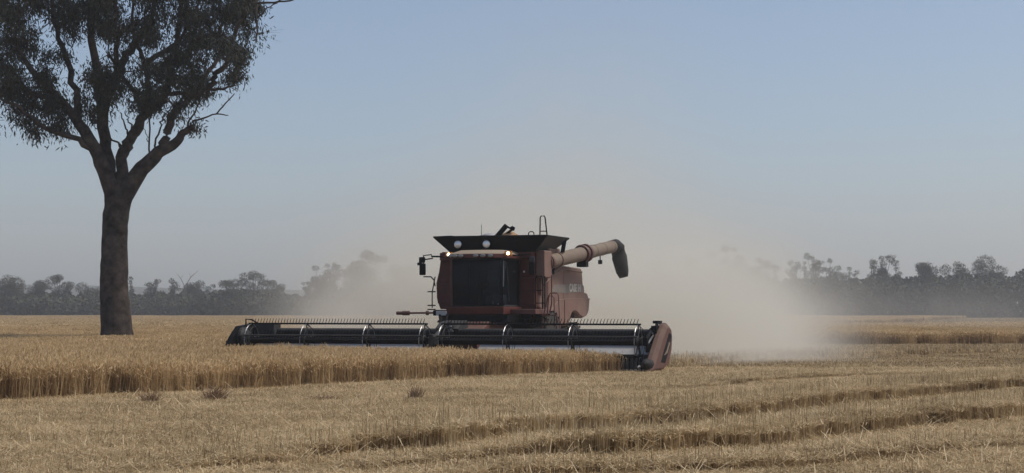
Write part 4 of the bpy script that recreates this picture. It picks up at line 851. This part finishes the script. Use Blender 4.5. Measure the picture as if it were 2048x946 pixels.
# ------------------------------------------------------------------ air: even haze, and the dust thrown up by the harvester
def vol_box(name, x0, x1, y0, y1, z0, z1):
    o = MB().box(x0, x1, y0, y1, z0, z1).build(name, None) if False else None
    b = MB().box(x0, x1, y0, y1, z0, z1); me = bpy.data.meshes.new(name); me.from_pydata(b.v, [], b.f)
    o = bpy.data.objects.new(name, me); col.objects.link(o)
    m = bpy.data.materials.new(name + '_air'); m.use_nodes = True; nt = m.node_tree; nt.nodes.remove(nt.nodes['Principled BSDF'])
    v = nt.nodes.new('ShaderNodeVolumePrincipled'); nt.links.new(v.outputs[0], nt.nodes['Material Output'].inputs['Volume']); me.materials.append(m)
    return o, nt, v
o, nt, v = vol_box('haze', -1900, 1900, -1900, 1900, -1.2, 95)
v.inputs['Density'].default_value = 0.00054; v.inputs['Color'].default_value = (0.82, 0.86, 0.91, 1); v.inputs['Anisotropy'].default_value = 0.2
tag(o, 'pale even haze over the whole field', 'haze', kind='stuff')

o, nt, v = vol_box('dust_cloud', -34, 46, 51, 175, -0.05, 33)
tag(o, 'tan dust cloud billowing up behind the harvester', 'dust', kind='stuff')
v.inputs['Color'].default_value = (0.985, 0.952, 0.85, 1); v.inputs['Anisotropy'].default_value = 0.25
N = nt.nodes; L = nt.links
def mth(op, a, b=None, c=None, clamp=False):
    m = N.new('ShaderNodeMath'); m.operation = op; m.use_clamp = clamp
    for i, s in enumerate((a, b, c)):
        if s is None: continue
        if isinstance(s, (int, float)): m.inputs[i].default_value = s
        else: L.new(s, m.inputs[i])
    return m.outputs[0]
tc = N.new('ShaderNodeTexCoord')
nz = N.new('ShaderNodeTexNoise'); nz.inputs['Scale'].default_value = 0.16; nz.inputs['Detail'].default_value = 5; nz.inputs['Roughness'].default_value = 0.6; nz.inputs['Distortion'].default_value = 0.6
L.new(tc.outputs['Object'], nz.inputs['Vector'])
LOBES = [  # pixel and distance of the centre, radii (m), density
 ((1240, 655), 68, (4.6, 9, 2.3), 0.10),
 ((1440, 688), 66, (2.7, 6, 1.3), 0.26),
 ((1340, 620), 70, (3.7, 8, 1.9), 0.16),
 ((1400, 702), 58, (2.7, 4.2, 0.85), 0.30),
 ((1480, 700), 62, (2.4, 4.0, 0.8), 0.25),
 ((830, 605), 78, (3.3, 9, 2.0), 0.09),
 ((720, 640), 82, (2.5, 8, 1.0), 0.07),
 ((1010, 560), 78, (6.0, 12, 2.9), 0.085),
 ((1180, 545), 78, (4.0, 12, 2.5), 0.065),
 ((1070, 440), 88, (5.4, 14, 3.3), 0.022),
 ((1150, 320), 95, (6.5, 16, 5.0), 0.0075),
 ((1120, 180), 105, (8.5, 20, 6.0), 0.0035),
 ((1510, 665), 72, (1.5, 5, 1.3), 0.16),
 ((1400, 560), 80, (2.4, 8, 1.3), 0.03),
 ((1440, 570), 90, (4.0, 14, 2.6), 0.030),
 ((1760, 625), 120, (10, 20, 1.8), 0.010),
]
acc = None
for (u, vv), Y, (a, b, c), dns in LOBES:
    p = px(u, vv, Y)
    mp = N.new('ShaderNodeVectorMath'); mp.operation = 'SUBTRACT'; L.new(tc.outputs['Object'], mp.inputs[0]); mp.inputs[1].default_value = p
    dv = N.new('ShaderNodeVectorMath'); dv.operation = 'DIVIDE'; L.new(mp.outputs[0], dv.inputs[0]); dv.inputs[1].default_value = (a, b, c)
    dt = N.new('ShaderNodeVectorMath'); dt.operation = 'DOT_PRODUCT'; L.new(dv.outputs[0], dt.inputs[0]); L.new(dv.outputs[0], dt.inputs[1])
    e = mth('POWER', 2.71828, mth('MULTIPLY', dt.outputs['Value'], -1.0)); e = mth('MULTIPLY', e, dns)
    acc = e if acc is None else mth('ADD', acc, e)
nf = N.new('ShaderNodeMapRange'); nf.inputs['From Min'].default_value = 0.38; nf.inputs['From Max'].default_value = 0.62; nf.inputs['To Min'].default_value = 0.12; nf.inputs['To Max'].default_value = 2.1
L.new(nz.outputs[0], nf.inputs['Value'])
den = mth('MULTIPLY', acc, nf.outputs[0]); den = mth('SUBTRACT', den, 0.0008); den = mth('MAXIMUM', den, 0.0)
# the dust starts behind the header: none in front of the machine
sx = N.new('ShaderNodeVectorMath'); sx.operation = 'DOT_PRODUCT'; L.new(tc.outputs['Object'], sx.inputs[0]); sx.inputs[1].default_value = (dirx, diry, 0)
st_ = N.new('ShaderNodeMapRange'); d0 = CX * dirx + CY * diry; st_.inputs['From Min'].default_value = d0 + 3.5; st_.inputs['From Max'].default_value = d0 + 10; L.new(sx.outputs['Value'], st_.inputs['Value'])
den = mth('MULTIPLY', den, st_.outputs[0]); L.new(den, v.inputs['Density'])
